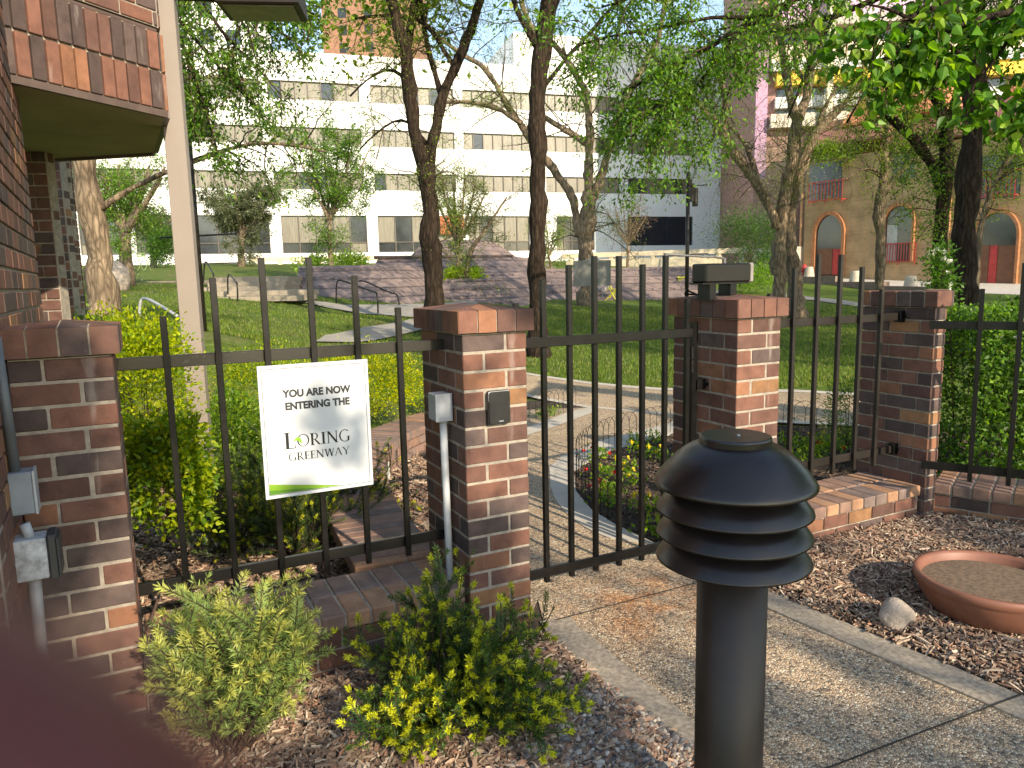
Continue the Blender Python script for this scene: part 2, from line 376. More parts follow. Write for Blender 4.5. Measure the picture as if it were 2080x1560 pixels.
def inpoly(P,poly):
    x,y=P[:,0],P[:,1]; c=np.zeros(len(P),bool); n=len(poly)
    for i in range(n):
        x1,y1=poly[i][:2];x2,y2=poly[i-1][:2]
        m=((y1>y)!=(y2>y)); 
        with np.errstate(all='ignore'): c^= m&(x<(x2-x1)*(y-y1)/(y2-y1+1e-12)+x1)
    return c
def sheet(name,poly,dz,mat,step=.5,flat=False,thick=0.):
    poly=[tuple(p[:2]) for p in poly]; B=[]
    for i in range(len(poly)):
        a=np.array(poly[i]);b=np.array(poly[(i+1)%len(poly)]); k=max(1,int(np.linalg.norm(b-a)/step))
        for t in range(k): B.append(a+(b-a)*t/k)
    B=np.array(B); mn=B.min(0);mx=B.max(0)
    G=np.stack(np.meshgrid(np.arange(mn[0]+step/2,mx[0],step),np.arange(mn[1]+step/2,mx[1],step)),-1).reshape(-1,2)
    G=G[inpoly(G,poly)] if len(G) else G
    if len(G):
        d=np.sqrt(((G[:,None]-B[None])**2).sum(-1)).min(1); G=G[d>step*.35]
    P=[Vector((float(a),float(b))) for a,b in np.concatenate([B,G])]; n=len(B)
    vo,eo,fo,_,_,_=geometry.delaunay_2d_cdt(P,[(i,(i+1)%n) for i in range(n)],[],1,1e-5)
    V=np.array([[v.x,v.y] for v in vo]); z=(np.zeros(len(V)) if flat else hgt(V[:,0],V[:,1]))+dz
    mb=MB(); mb.add(np.c_[V,z],[tuple(f) for f in fo])
    if thick>0:
        for i in range(n):
            a=B[i];b=B[(i+1)%n]; za=(0 if flat else h1(*a))+dz; zb=(0 if flat else h1(*b))+dz
            mb.add([(a[0],a[1],za-thick),(b[0],b[1],zb-thick),(b[0],b[1],zb),(a[0],a[1],za)],[(0,1,2,3),(3,2,1,0)][:1])
    o=mb.build(name,mat,loc=(0,0,0)); return struct(o)
def strip(pts,w,side=0.):
    P=np.array([p[:2] for p in pts],float); T=np.gradient(P,axis=0); T/=np.linalg.norm(T,axis=1)[:,None]; Nn=np.c_[-T[:,1],T[:,0]]
    return list(P+Nn*w*(.5+side/2))+list((P-Nn*w*(.5-side/2))[::-1])
# grass / ground material
def groundmat():
    m,nt,o=newmat('lawn_turf'); c=coords(nt); n=noise(nt,.35,6,.6,c); n2=noise(nt,9,6,.7,c)
    g=ramp(nt,n2.outputs[0],[(.3,(.045,.075,.014)),(.55,(.095,.145,.026)),(.75,(.18,.20,.06))])
    b=ramp(nt,n2.outputs[0],[(.3,(.10,.075,.04)),(.7,(.24,.19,.11))])
    n3=noise(nt,.5,5,.65,c); k=ramp(nt,n3.outputs[0],[(.50,(0,0,0)),(.66,(.75,.75,.75))])
    # worn earth towards the left slope
    sp=nt.nodes.new('ShaderNodeSeparateXYZ'); nt.links.new(c,sp.inputs[0]); mr=nt.nodes.new('ShaderNodeMapRange'); nt.links.new(sp.outputs[0],mr.inputs[0])
    mr.inputs[1].default_value=1.; mr.inputs[2].default_value=-1.5; mu=nt.nodes.new('ShaderNodeMath'); mu.operation='MULTIPLY'; nt.links.new(k,mu.inputs[0]); nt.links.new(mr.outputs[0],mu.inputs[1])
    cc=mixc(nt,g,b,mu.outputs[0]); pbsdf(nt,o,cc,.95,0,bump(nt,n2.outputs[0],1.,.04),.1); return m
M['lawn']=groundmat()
xs=np.concatenate([np.linspace(-90,-14,14),np.linspace(-13,18,80),np.linspace(20,110,16)])
ys=np.concatenate([np.linspace(-30,5,16),np.linspace(5.4,40,90),np.linspace(41,75,30),np.linspace(80,260,10)])
g=gridmesh(xs,ys).build('ground',M['lawn'],smooth=True,loc=(0,0,0)); struct(g)
Z=lambda *q:[gz(*p)[:2] for p in q]
# --- foreground sheets (flat at z=0)
RW=.055  # mulch level on the right
MUL_L=[(-2.6,.2),(-2.6,3.2),(FL(-1.3,3.2)[0],FL(-1.3,3.2)[1]),tuple(FL(1.3,4.2)[:2]),tuple(FL(.9,1.5)[:2]),tuple(FL(.4,.0)[:2]),(.3,2.92),(1.35,.55),(1.3,.2)]
sheet('mulch_bed',MUL_L,.0045,M['mulchbase'],.4,True)
PR=[(1.19,3.28),(1.76,2.39),(2.9,.6)]
MUL_R=[(1.09,3.5),(1.19,3.28),(1.76,2.39),(2.9,.6),(6,.6),(6,3.2),tuple(FL(3.1,.3)[:2]),tuple(FL(1.5,.3)[:2])]
def zmr(P):
    P=np.atleast_2d(np.asarray(P,float))[:,:2]; L_=np.array([(1.0,3.62)]+PR); d=np.full(len(P),9.)
    for a,b in zip(L_[:-1],L_[1:]):
        t=np.clip(((P-a)@(b-a))/((b-a)@(b-a)),0,1)[:,None]; d=np.minimum(d,np.linalg.norm(P-(a+(b-a)*t),axis=1))
    q=np.clip(d/.22,0,1); return .012+(RW-.012)*q*(2-q)
o_=sheet('mulch_bed',MUL_R,0,M['mulchbase'],.08,True)
vz=np.array([v.co[:] for v in o_.data.vertices]); zz0=zmr(vz)
for v,zq in zip(o_.data.vertices,zz0): v.co.z=float(zq)
# main walk: aggregate panel + smooth concrete borders
LO=[(.10,3.25),(.124,2.92),(.535,2.053),(1.25,.55)]; 
walk=[(.10,3.25),(.124,2.92),(.535,2.053),(1.25,.55),(2.9,.6),(1.76,2.39),(1.19,3.28),(1.05,3.6)]+Z((1345,1112),(1240,1098),(1206,1085),(1175,1067),(1149,1045),(1127,1017),(1118,991),(1116,951),(1150,925),(1230,895),(1330,870),(1420,846),(1340,842),(1200,829))+[(.15,8.3),(.05,7.4)]+Z((1070,888))+[tuple(FL(.32,1.5)[:2]),tuple(FL(.26,.4)[:2]),tuple(FL(.26,.0)[:2])]
sheet('path',walk,.010,M['agg'],.25,True)
def off(a,b,w):
    a=np.array(a);b=np.array(b); t=(b-a)/np.linalg.norm(b-a); n=np.array([-t[1],t[0]])*w; return [tuple(a),tuple(b),tuple(b+n),tuple(a+n)]
sheet('path_border',off((.110,3.02),(.124,2.92),.13)[:0] or [(.10,3.02),(.124,2.92),(.535,2.053),(1.25,.55),(1.40,.62),(.67,2.10),(.262,2.97),(.24,3.06)],.014,M['conc'],.3,True)
sheet('path_border',[(1.19,3.28),(1.76,2.39),(2.9,.6),(2.76,.52),(1.63,2.31),(1.06,3.20),(1.02,3.45),(1.08,3.5)],.018,M['conc'],.3,True,thick=.03)
band=Z((1345,1112),(1240,1098),(1206,1085),(1175,1067),(1149,1045),(1127,1017),(1118,991),(1116,951),(1150,925),(1230,895),(1330,870),(1420,846))
bin_=Z((1420,872),(1340,890),(1245,916),(1201,936),(1166,962),(1169,1000),(1201,1039),(1249,1069),(1286,1087),(1350,1118))
sheet('path_border',band+bin_,.016,M['walkc'],.25,True,thick=.02)
BED=bin_+[tuple(FL(1.5,.3)[:2]),tuple(FL(3.05,.3)[:2]),(4.6,6.3),(3.9,6.9)]+Z((1740,872),(1620,866),(1500,858))
BED=bin_[::-1]+Z((1500,862),(1620,868),(1740,874))+[(3.9,6.9),(4.6,6.3),tuple(FL(3.1,.3)[:2]),tuple(FL(1.45,.3)[:2])]
sheet('soil_bed',BED,.006,M['soil'],.4,True)
sheet('path_border',Z((1060,890),(1130,868),(1210,838),(1200,829),(1160,838),(1060,875)),.015,M['walkc'],.3,True)
sheet('soil_bed',Z((1060,876),(1160,838),(1180,826),(1100,815),(1000,812),(1000,890)),.006,M['soil'],.4,True)
far=Z((960,762),(1100,775),(1200,783),(1340,793),(1480,797),(1620,800),(1900,815)); near=Z((1900,892),(1740,870),(1620,864),(1480,855),(1340,842),(1200,829),(1100,815),(960,800))
sheet('cross_path',[tuple(p) for p in far+near],.020,M['agg'],.4)
sheet('cross_path_border',[tuple(p) for p in far]+[tuple(np.array(p)+[0,.22]) for p in far[::-1]],.024,M['walkc'],.4)
sheet('cross_path_border',[tuple(p) for p in near]+[tuple(np.array(p)+[0,.16]) for p in near[::-1]],.028,M['walkc'],.4)
# expansion joints of the walk
mb=MB()
for a,b in (((1131,1268),(1565,1152)),((1640,1588),(2080,1419))):
    A=gz(*a);B=gz(*b); d=nrm(B-A); n=np.array([-d[1],d[0],0])
    mb.add([A+n*.004+[0,0,.0215],B+n*.004+[0,0,.0215],B-n*.004+[0,0,.0215],A-n*.004+[0,0,.0215]],[(0,1,2,3)])
struct(mb.build('path_joint',simple('joint_dark',(.03,.025,.02),.95),loc=(0,0,0)))
# ---------------------------------------------------------------- brick piers
def pier(s0,W,D,phase,label,front=None,n=17,dark=.0,caps=True):
    o=FL(s0+.1,.25); t=thing('brick_pier',label,'pier',o,'brick piers of the fence line')
    mb=MB(); ringpier(mb,s0,W,D,-.01,n,phase,dark); mb.build('shaft',[M['brick'],M['mortar']],t)
    c=MB(); hipcap(c,s0,0,W*BU,D*BU,-.01+n*CO+.004,.088); c.build('cap',[M['brick'],M['mortar']],t)
    return t
pier(0,3,5,0,'brick pier left of the gate with black reader and grey conduit on it')
pier(1.44,3,5,1,'brick pier right of the gate carrying the gate operator box')
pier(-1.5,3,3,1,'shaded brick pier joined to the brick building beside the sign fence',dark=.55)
# bent pier where the fence line turns
t=thing('brick_pier','wedge-shaped brick pier where the fence turns beside the rose hedge','pier',FL(2.95,.2),'brick piers of the fence line')
mb=MB(); s4=2.945
Pa=FL(s4,0);Pb=FL(s4+.095,0); d3=np.array([math.sin(math.radians(24)),math.cos(math.radians(24)),0]); Pc=Pb+d3*.46; Pd=FL(s4,.49)
ins=lambda p,c,q:(p+(c-p)*q)
cen=(Pa+Pb+Pc+Pd)/4
mb.prism([ins(p,cen,.05)[:2] for p in (Pa,Pb,Pc,Pd)],-.05,1.29,1)
n3=np.array([d3[1],-d3[0],0])
for c in range(-1,17):
    z=-.01+(c+.5)*CO; k=c%2
    xs_=[0]+[BU*(1+2*i) for i in range(3)] if k else [0,BU*2,BU*4,BU*5]
    xs_=[x for x in xs_ if x<=BU*5+.001]
    if k: xs_=[0,BU,BU*3,BU*5]
    for a,b in zip(xs_[:-1],xs_[1:]):
        mb.box(FL(s4+.045,(a+b)/2,z),D1,D2,UZ,.047,(b-a)/2-.005,CO/2-.005,0,bcol(.3),bev=.0035)
    for a,b in zip([.0,.1 if k else .2],[.1 if k else .2,.36]):
        mb.box(Pb+d3*((a+b)/2+.02)-n3*.045+UZ*z,d3,n3,UZ,(b-a)/2-.005,.046,CO/2-.005,0,bcol(),bev=.0035)
mb.build('shaft',[M['brick'],M['mortar']],t)
c=MB(); z0=1.294
cc=[FL(s4-.02,-.02),FL(s4+.118,-.02),Pc+n3*.03+d3*.02,FL(s4-.02,.51)]
c.prism([ins(p,cen,.04)[:2] for p in cc],z0,z0+.085,1)
for i in range(6):
    a,b=-.02+i*.0885,-.02+(i+1)*.0885
    c.box(FL(s4+.05,(a+b)/2,z0+.045),D1,D2,UZ,.07,.0400,.045,0,bcol(.2),bev=.004)
for i in range(4):
    a=-.01+i*.115
    c.box(Pb+d3*(a+.06)-n3*.03+UZ*(z0+.0465),d3,n3,UZ,.052,.06,.045,0,bcol(),bev=.004)
c.build('cap',[M['brick'],M['mortar']],t)
# ---------------------------------------------------------------- low walls
def lowwall(s0,s1,label,t0=.03,wid=.40,top=.235,o=None,u=None,base=-.06):
    u=D1 if u is None else u; n=np.array([u[1],-u[0],0]); o=FL(s0,t0) if o is None else o; L=s1-s0
    T=thing('low_brick_wall',label,'low wall',o+u*L/2,'low brick walls under the fence'); mb=MB()
    brickwall(mb,o+n*(-.008),u,n,L,base,top-.06,first=random.randint(0,1),bt=.16)
    mb.build('wall',[M['brick'],M['mortar']],T)
    c=MB(); c.box(o+u*L/2-n*wid/2+UZ*(top-.034),u,n,UZ,L/2-.002,wid/2-.006,.028,1)
    k=round(L/.1005); p=L/k
    for i in range(k):
        for r,(a,b) in enumerate(((0,.2),(.2,wid))):
            c.box(o+u*(i+.5)*p-n*((a+b)/2-.008)+UZ*(top-.0305+random.uniform(-.001,.001)),u,n,UZ,p/2-.005,(b-a)/2-.0045,.0305,0,ccol(),bev=.005)
    c.build('coping',[M['brick'],M['mortar']],T); return T
lowwall(-1.21,-.004,'low brick wall under the fence panel carrying the sign')
lowwall(1.742,2.94,'low sunlit brick wall between the gate operator pier and the wedge pier')
az4=math.radians(128.); u4=np.array([math.sin(az4),math.cos(az4),0])
P4=gz(1902,1040,.06); P4[2]=0
lowwall(0,2.6,'low brick wall in front of the rose hedge at the right edge',o=P4-u4*.03,u=u4)
# curved planter wall behind the sign fence
T=thing('curved_brick_wall','low curving brick planter wall with a white vent beyond the sign fence','low wall',FL(.1,2))
inn=np.array([(.02,.43),(.05,.87),(.08,1.3),(.23,2.0),(.42,2.6),(.66,3.02),(1.0,3.38),(1.5,3.75)])
def resample(P,step):
    P=np.asarray(P,float); d=np.r_[0,np.cumsum(np.linalg.norm(np.diff(P,axis=0),axis=1))]
    q=np.arange(0,d[-1],step); return np.stack([np.interp(q,d,P[:,k]) for k in range(P.shape[1])],-1)
def smooth(P,n=2):
    P=np.asarray(P,float)
    for _ in range(n):
        Q=[P[0]]
        for a,b in zip(P[:-1],P[1:]): Q+= [a*.75+b*.25,a*.25+b*.75]
        Q.append(P[-1]); P=np.array(Q)
    return P
R=resample(smooth(inn),.078); R=np.array([FL(a,b) for a,b in R]); mb=MB(); c=MB()
for i in range(len(R)-1):
    a,b=R[i],R[i+1]; d=nrm(b-a); n=np.array([d[1],-d[0],0]); m=(a+b)/2
    c.box(m-n*.18+UZ*.205,d,n,UZ,.0355,.2,.035,0,ccol(),bev=.004)
    mb.box(m-n*.12+UZ*.06,d,n,UZ,.043,.1,.11,1)
for r in range(3):
    k=r%2
    for i in range(k,len(R)-2,2):
        a,b=R[i],R[min(i+2,len(R)-1)]; d=nrm(b-a); n=np.array([d[1],-d[0],0]); m=(a+b)/2
        mb.box(m-n*.045+UZ*(.165-(r+.5)*CO),d,n,UZ,np.linalg.norm(b-a)/2-.006,.05,CO/2-.005,0,ccol(),bev=.003)
mb.build('wall',[M['brick'],M['mortar']],T); c.build('coping',[M['brick'],M['mortar']],T)
v=MB(); i=26; a,b=R[i],R[i+3]; d=nrm(b-a); n=np.array([d[1],-d[0],0])
for q in range(5): v.box(a+d*(.03+q*.05)+n*.012+UZ*.085,d,n,UZ,.012,.006,.06,0)
v.box(a+d*.13+n*.006+UZ*.085,d,n,UZ,.14,.004,.075,1); v.build('vent',[simple('vent_white',(.6,.6,.56),.6),M['glass']],T)
# ---------------------------------------------------------------- fence panels
def picket(parent,s,t,z0,z1,h=.0112):
    mb=MB(); mb.box(FL(s,t,(z0+z1)/2),D1,D2,UZ,h,h,(z1-z0)/2,bev=.0012); mb.build('picket',parent['_m'] if False else M[parent['_mk']],parent)
def rail(parent,s0,s1,t,z,h=.022,w=.010):
    mb=MB(); mb.box(FL((s0+s1)/2,t,z),D1,D2,UZ,(s1-s0)/2,w,h,bev=.0015); mb.build('rail',M[parent['_mk']],parent)
ZT=[1.40,1.53,1.60,1.60,1.53,1.40]
M['flecked']=None
def fleckedmat():  # black paint with pale flecks round one point of the top rail
    m,nt,o=newmat('flecked_black_paint'); c=coords(nt,(30,30,60)); n=noise(nt,1.6,8,.8,c,1.2); g=noise(nt,.02,2,.5,c)
    f=ramp(nt,n.outputs[0],[(.63,(0,0,0)),(.66,(1,1,1))]); wx=nt.nodes.new('ShaderNodeNewGeometry'); s2=nt.nodes.new('ShaderNodeVectorMath'); s2.operation='DISTANCE'
    nt.links.new(wx.outputs['Position'],s2.inputs[0]); s2.inputs[1].default_value=tuple(FL(-.86,.19,1.24)); mr=nt.nodes.new('ShaderNodeMapRange'); nt.links.new(s2.outputs['Value'],mr.inputs[0])
    mr.inputs[1].default_value=.12; mr.inputs[2].default_value=.26; mr.inputs[3].default_value=1; mr.inputs[4].default_value=0
    mu=nt.nodes.new('ShaderNodeMath'); mu.operation='MULTIPLY'; nt.links.new(f,mu.inputs[0]); nt.links.new(mr.outputs[0],mu.inputs[1])
    cc=mixc(nt,(.007,.0065,.006),(.55,.53,.50),mu.outputs[0]); n2=noise(nt,12,5,.6,coords(nt)); pbsdf(nt,o,cc,.32,0,bump(nt,n2.outputs[0],.25,.002),.6); return m
M['flecked']=fleckedmat()
t=thing('fence_panel','black picket fence panel behind the white entrance sign','fence',FL(-.6,.2),'picket fence panels'); t['_mk']='black'
for i in range(6): picket(t,-1.05+i*.1715,.195,.355,ZT[i])
t['_mk']='flecked'; rail(t,-1.215,.06,.215,1.238); rail(t,-1.215,.06,.215,.415)
t=thing('fence_panel','bronze picket fence panel between the operator pier and the wedge pier','fence',FL(2.3,.2),'picket fence panels'); t['_mk']='bronze'
for i in range(6): picket(t,1.845+i*.1765,.195,.350,ZT[i])
rail(t,1.70,2.90,.215,1.235); rail(t,1.70,2.90,.215,.425)
for z in (1.235,.425):
    mb=MB(); mb.box(FL(2.925,.215,z),D1,D2,UZ,.022,.022,.034,bev=.002); mb.tube([FL(2.928,.185,z),FL(2.928,.18,z)],.008,8); mb.build('bracket',M['black'],t)
# right-hand panel beyond the bend
t=thing('fence_panel','black picket fence panel in front of the rose hedge at the right','fence',gz(1990,930,.4),'picket fence panels')
A=gz(1905,660,1.205);A[2]=0; B=gz(2080,662,1.205);B[2]=0; u=nrm(B-A); n=np.array([u[1],-u[0],0]); A=A-u*.04
for z in (1.205,.415):
    mb=MB(); mb.box(A+u*1.3+UZ*z,u,n,UZ,1.3,.010,.022,bev=.0015); mb.build('rail',M['black'],t)
for i in range(8):
    q=A+u*(.235+i*.176)+n*.022; ztop=[1.40,1.53,1.6,1.6,1.53,1.4,1.4,1.53][i]
    mb=MB(); mb.box(q+UZ*((.35+ztop)/2),u,n,UZ,.0112,.0112,(ztop-.35)/2,bev=.0012); mb.build('picket',M['black'],t)
# gate
g=thing('gate','black picket gate standing closed over the walk between two brick piers','gate',FL(.87,.2)); g['_mk']='black'
for i in range(8):
    s=.345+i*.1365; zt=[1.40,1.50,1.56,1.60,1.60,1.56,1.60,1.39][i]
    picket(g,s,.205,.09,zt,.0115)
rail(g,.315,1.318,.186,1.222,.022,.008); rail(g,.315,1.318,.186,.148,.022,.008)
mb=MB()
for z in (1.085,.36):
    mb.tube([FL(1.335,.205,z+.065),FL(1.335,.205,z+.003)],.0135,14); mb.tube([FL(1.335,.205,z-.003),FL(1.335,.205,z-.065)],.0135,14)
    mb.box(FL(1.34,.205,z),D1,D2,UZ,.0,.004,.045) if False else None
mb.build('hinge',M['black'],g,smooth=False)
mb=MB(); mb.box(FL(1.375,.245,.65),D1,D2,UZ,.018,.018,.62,bev=.002)
for z in (.95,.30): mb.box(FL(1.41,.235,z),D1,D2,UZ,.028,.02,.025,bev=.002); mb.tube([FL(1.435,.20,z),FL(1.435,.215,z)],.009,8)
mb.build('hinge_post',M['black'],g)
mb=MB(); mb.box(FL(.325,.19,1.0),D1,D2,UZ,.014,.02,.055,bev=.003); mb.build('lock_case',M['black'],g)
mb=MB(); k=12
for i in range(k):
    pass
prof=[(0.,-.03),(.012,-.03),(.012,-.012),(.022,-.008),(.028,.002),(.027,.014),(.018,.022),(0,.025)]
n_=-D2
V=[];F=[];sg=20;c0=FL(.322,.15,.985)
for r,a in prof:
    for q in range(sg):
        an=2*math.pi*q/sg; V.append(c0+n_*a+(D1*math.cos(an)+UZ*math.sin(an))*max(r,.0005))
for i in range(len(prof)-1):
    for q in range(sg): F.append((i*sg+q,i*sg+(q+1)%sg,(i+1)*sg+(q+1)%sg,(i+1)*sg+q))
mb.add(V,F); M['chrome']=simple('chrome',(.6,.6,.6),.12,1.,namt=.05,bs=0); mb.build('knob',M['chrome'],g,smooth=True)
# gate operator on top of the pier
T=thing('gate_operator','dark gate operator box on two brackets on top of the brick pier','gate operator',FL(1.5,.25,1.38))
mb=MB(); mb.box(FL(1.52,.20,1.512),D1,D2,UZ,.155,.055,.047,bev=.008); mb.build('housing',simple('operator_bronze',(.010,.009,.008),.35,nscale=4,spec=.3),T)
mb=MB(); mb.box(FL(1.665,.20,1.512),D1,D2,UZ,.014,.057,.049,bev=.006); mb.build('end_cap',simple('operator_cap_grey',(.22,.20,.18),.4),T)
mb=MB(); mb.box(FL(1.50,.20,1.461),D1,D2,UZ,.15,.05,.004); mb.build('base_plate',M['black'],T)
for s in (1.42,1.555):
    mb=MB(); mb.box(FL(s,.20,1.42),D1,D2,UZ,.021,.045,.040,bev=.002); mb.box(FL(s,.20,1.384),D1,D2,UZ,.024,.05,.006); mb.build('bracket',M['black'],T)
mb=MB(); mb.tube([FL(1.53,.2,1.56),FL(1.53,.2,1.585)],.010,10); mb.tube([FL(1.53,.2,1.583),FL(1.42,.16,1.592),FL(1.35,.17,1.593)],.006,8); mb.tube([FL(1.35,.17,1.594),FL(1.165,.20,1.606)],.005,8); mb.tube([FL(1.37,.168,1.588),FL(1.37,.168,1.602)],.009,10); mb.tube([FL(1.165,.205,1.59),FL(1.165,.205,1.612)],.011,10)
mb.build('arm',simple('arm_steel',(.10,.10,.10),.4),T)
mb=MB(); mb.tube([FL(1.48,.33,1.40),FL(1.42,.36,1.43),FL(1.36,.30,1.41),FL(1.5,.28,1.40),FL(1.62,.33,1.405)],.005,6); mb.build('wire_coil',M['black'],T)
# reader, conduit box
T=thing('card_reader','black rounded card reader mounted on the front of the brick pier','card reader',FL(.15,-.02,.99))
mb=MB()
def rrect(cx,cz,hw,hh,r,k=5):
    P=[]
    for sx,sz,a0 in((1,1,0),(-1,1,90),(-1,-1,180),(1,-1,270)):
        for i in range(k+1):
            a=math.radians(a0+90*i/k); P.append((cx+sx*(hw-r)+r*math.cos(a),cz+sz*(hh-r)+r*math.sin(a)))
    return P
def plate(mb,P,t0,t1,mat=0):
    n=len(P); V=[FL(a,t0,z) for a,z in P]+[FL(a,t1,z) for a,z in P]
    mb.add(V,[tuple(range(n))[::-1] if t0>t1 else tuple(range(n)),tuple(range(n,2*n))]+[(i,(i+1)%n,(i+1)%n+n,i+n) for i in range(n)],mat)
plate(mb,rrect(.15,.988,.050,.070,.012),0,-.014); plate(mb,rrect(.15,.988,.046,.066,.011),-.014,-.020); mb.build('housing',simple('reader_black',(.012,.012,.013),.35,nscale=30,namt=.1,bs=.05),T)
mb=MB(); plate(mb,rrect(.150,1.0535,.044,.0022,.002),-.0145,-.0165); plate(mb,rrect(.1045,1.035,.0018,.020,.0015),-.0145,-.0165); mb.build('trim',M['grey'],T)
def flattext(txt,mat,size,loc_fn,parent,name='lettering',bold=0.,ext=.0006,align='CENTER',sx=1.):
    cu=bpy.data.curves.new(name,'FONT'); cu.body=txt; cu.size=size; cu.align_x=align; cu.offset=bold; cu.extrude=ext
    to=bpy.data.objects.new('tmp',cu); COL.objects.link(to); dg=bpy.context.evaluated_depsgraph_get(); dg.update()
    me=bpy.data.meshes.new_from_object(to.evaluated_get(dg)); bpy.data.objects.remove(to)
    mb=MB(); V=[loc_fn(v.co.x*sx,v.co.y,v.co.z) for v in me.vertices]; mb.add(V,[tuple(p.vertices) for p in me.polygons]); return mb.build(name,mat,parent)
mb=MB()
for q in range(5): mb.box(FL(.148+q*.004,-.0208,.932),D1,D2,UZ,.0013,.0004,.0022)
mb.build('maker_mark',M['grey'],T)
T=thing('junction_box','small grey junction box with a grey conduit at the corner of the pier','junction box',FL(-.04,.14,.98))
mb=MB(); mb.box(FL(-.038,.165,.985),D1,D2,UZ,.036,.042,.056,bev=.003); mb.build('box',M['grey'],T)
mb=MB(); mb.box(FL(-.038,.120,.985),D1,D2,UZ,.037,.003,.058,bev=.001)
for z in (.945,1.028): mb.tube([FL(-.055,.117,z),FL(-.055,.115,z)],.0035,8)
mb.build('cover',M['grey'],T)
mb=MB(); mb.tube([FL(-.03,.155,.93),FL(-.03,.155,.915)],.020,14); mb.tube([FL(-.03,.155,.917),FL(-.028,.150,.5),FL(-.026,.14,-.03)],.0155,14); mb.build('conduit',M['pvc'],T,smooth=True)
# ---------------------------------------------------------------- entrance sign
SG0,SG1,SZ0,SZ1=-.753,-.336,.693,1.203; SW=SG1-SG0; SH=SZ1-SZ0
T=thing('entrance_sign','white entrance sign with green corner wedge fixed to the black fence','sign',FL((SG0+SG1)/2,.17,SZ0))
SS=lambda u,v,d=0: FL(SG0+u*SW,.164-d,SZ1-v*SH)
mb=MB(); mb.box(SS(.5,.5,-.004),D1,D2,UZ,SW/2,.004,SH/2,bev=.0008); mb.build('board',M['signw'],T)
mb=MB(); a,b=.030,.97; va,vb=.026,.974; w=.0035
for (u0,v0,u1,v1) in ((a,va,b,va+w),(a,vb-w,b,vb),(a,va,a+w*1.2,vb),(b-w*1.2,va,b,vb)):
    mb.add([SS(u0,v1,.0006),SS(u1,v1,.0006),SS(u1,v0,.0006),SS(u0,v0,.0006)],[(0,1,2,3)])
mb.build('border_line',M['ink'],T)
mb=MB(); mb.add([SS(.036,.968,.0005),SS(.70,.968,.0005),SS(.036,.885,.0005)],[(0,1,2)],0); mb.add([SS(.036,.968,.0008),SS(.50,.968,.0008),SS(.28,.946,.0008),SS(.036,.935,.0008)],[(0,1,2,3)],1); mb.build('green_wedge',[M['lime'],M['green']],T)
for txt,v in (('YOU ARE NOW',.243),('ENTERING THE',.337)):
    flattext(txt,M['inkg'],.0385,lambda x,y,z,v=v:SS(.515,v,.0008)+D1*x*.93+UZ*y-D2*z,T,bold=.0017)
TH,TN,SF=.165,.070,.042
def arc(cx,cy,ro,so,ri,si,a0,a1,k=26):
    P=[]
    for i in range(k):
        for a in ((a0+(a1-a0)*i/k),(a0+(a1-a0)*(i+1)/k)): pass
        A,B=[math.radians(a0+(a1-a0)*j/k) for j in(i,i+1)]
        P.append([(cx+ri*math.cos(A),cy+si*math.sin(A)),(cx+ro*math.cos(A),cy+so*math.sin(A)),(cx+ro*math.cos(B),cy+so*math.sin(B)),(cx+ri*math.cos(B),cy+si*math.sin(B))])
    return P
def R4(x0,y0,x1,y1): return [(x0,y0),(x1,y0),(x1,y1),(x0,y1)]
def stem(x,w=TH,y0=0,y1=1,s=.085): return [R4(x-w/2,y0,x+w/2,y1),R4(x-w/2-s,y0,x+w/2+s,y0+SF),R4(x-w/2-s,y1-SF,x+w/2+s,y1)]
def dia(x0,x1,w,y0=0,y1=1): return [[(x0-w/2,y0),(x0+w/2,y0),(x1+w/2,y1),(x1-w/2,y1)]]
def glyph(c):
    if c=='L': return stem(.16)+[R4(.16,0,.60,.045),[(.55,0),(.60,0),(.63,.22),(.60,.22)]],.62
    if c=='I': return stem(.16),.32
    if c=='O': return arc(.45,.5,.45,.52,.35,.47,0,360),.90
    if c=='E': return stem(.16)+[R4(.16,0,.55,.045),R4(.16,.955,.52,1),R4(.16,.49,.44,.53),[(.52,0),(.55,0),(.58,.2),(.555,.2)],[(.49,1),(.52,1),(.535,.82),(.515,.82)],R4(.43,.40,.455,.62)],.60
    if c=='R': return stem(.16)+[R4(.16,.955,.36,1),R4(.16,.46,.36,.505)]+arc(.34,.73,.26,.27,.15,.225,-90,90)+[[(.28,.48),(.42,.48),(.78,0),(.62,0)],R4(.60,0,.84,SF)],.78
    if c=='N': return stem(.14,TN,0,1,.07)+dia(.78,.13,TH*1.05)+stem(.76,TN,.0,1,.0)[:1]+[R4(.66,1-SF,.86,1),R4(.04,1-SF,.18,1)],.90
    if c=='G': return arc(.45,.5,.45,.52,.33,.47,48,312)+stem(.72,TH*.8,.08,.44,.07)[:1]+[R4(.60,.41,.84,.44),[(.66,.02),(.785,.08),(.785,.13),(.60,.0)]],.86
    if c=='W': return dia(.33,.12,TH*.85)+dia(.34,.58,TN)+dia(.83,.62,TH*.85)+dia(.84,1.05,TN)+[R4(.0,1-SF,.26,1),R4(.50,1-SF,.74,1),R4(.96,1-SF,1.15,1)],1.12
    if c=='A': return dia(.07,.40,TN)+dia(.78,.42,TH*.9)+[R4(.2,.30,.66,.34),R4(-.02,0,.18,SF),R4(.66,0,.90,SF)],.84
    if c=='Y': return [R4(.37,0,.37+TH*.9,.48),R4(.29,0,.58,SF)]+dia(.43,.10,TH*.85,.44,1)+dia(.45,.76,TN,.44,1)+[R4(0,1-SF,.22,1),R4(.66,1-SF,.86,1)],.80
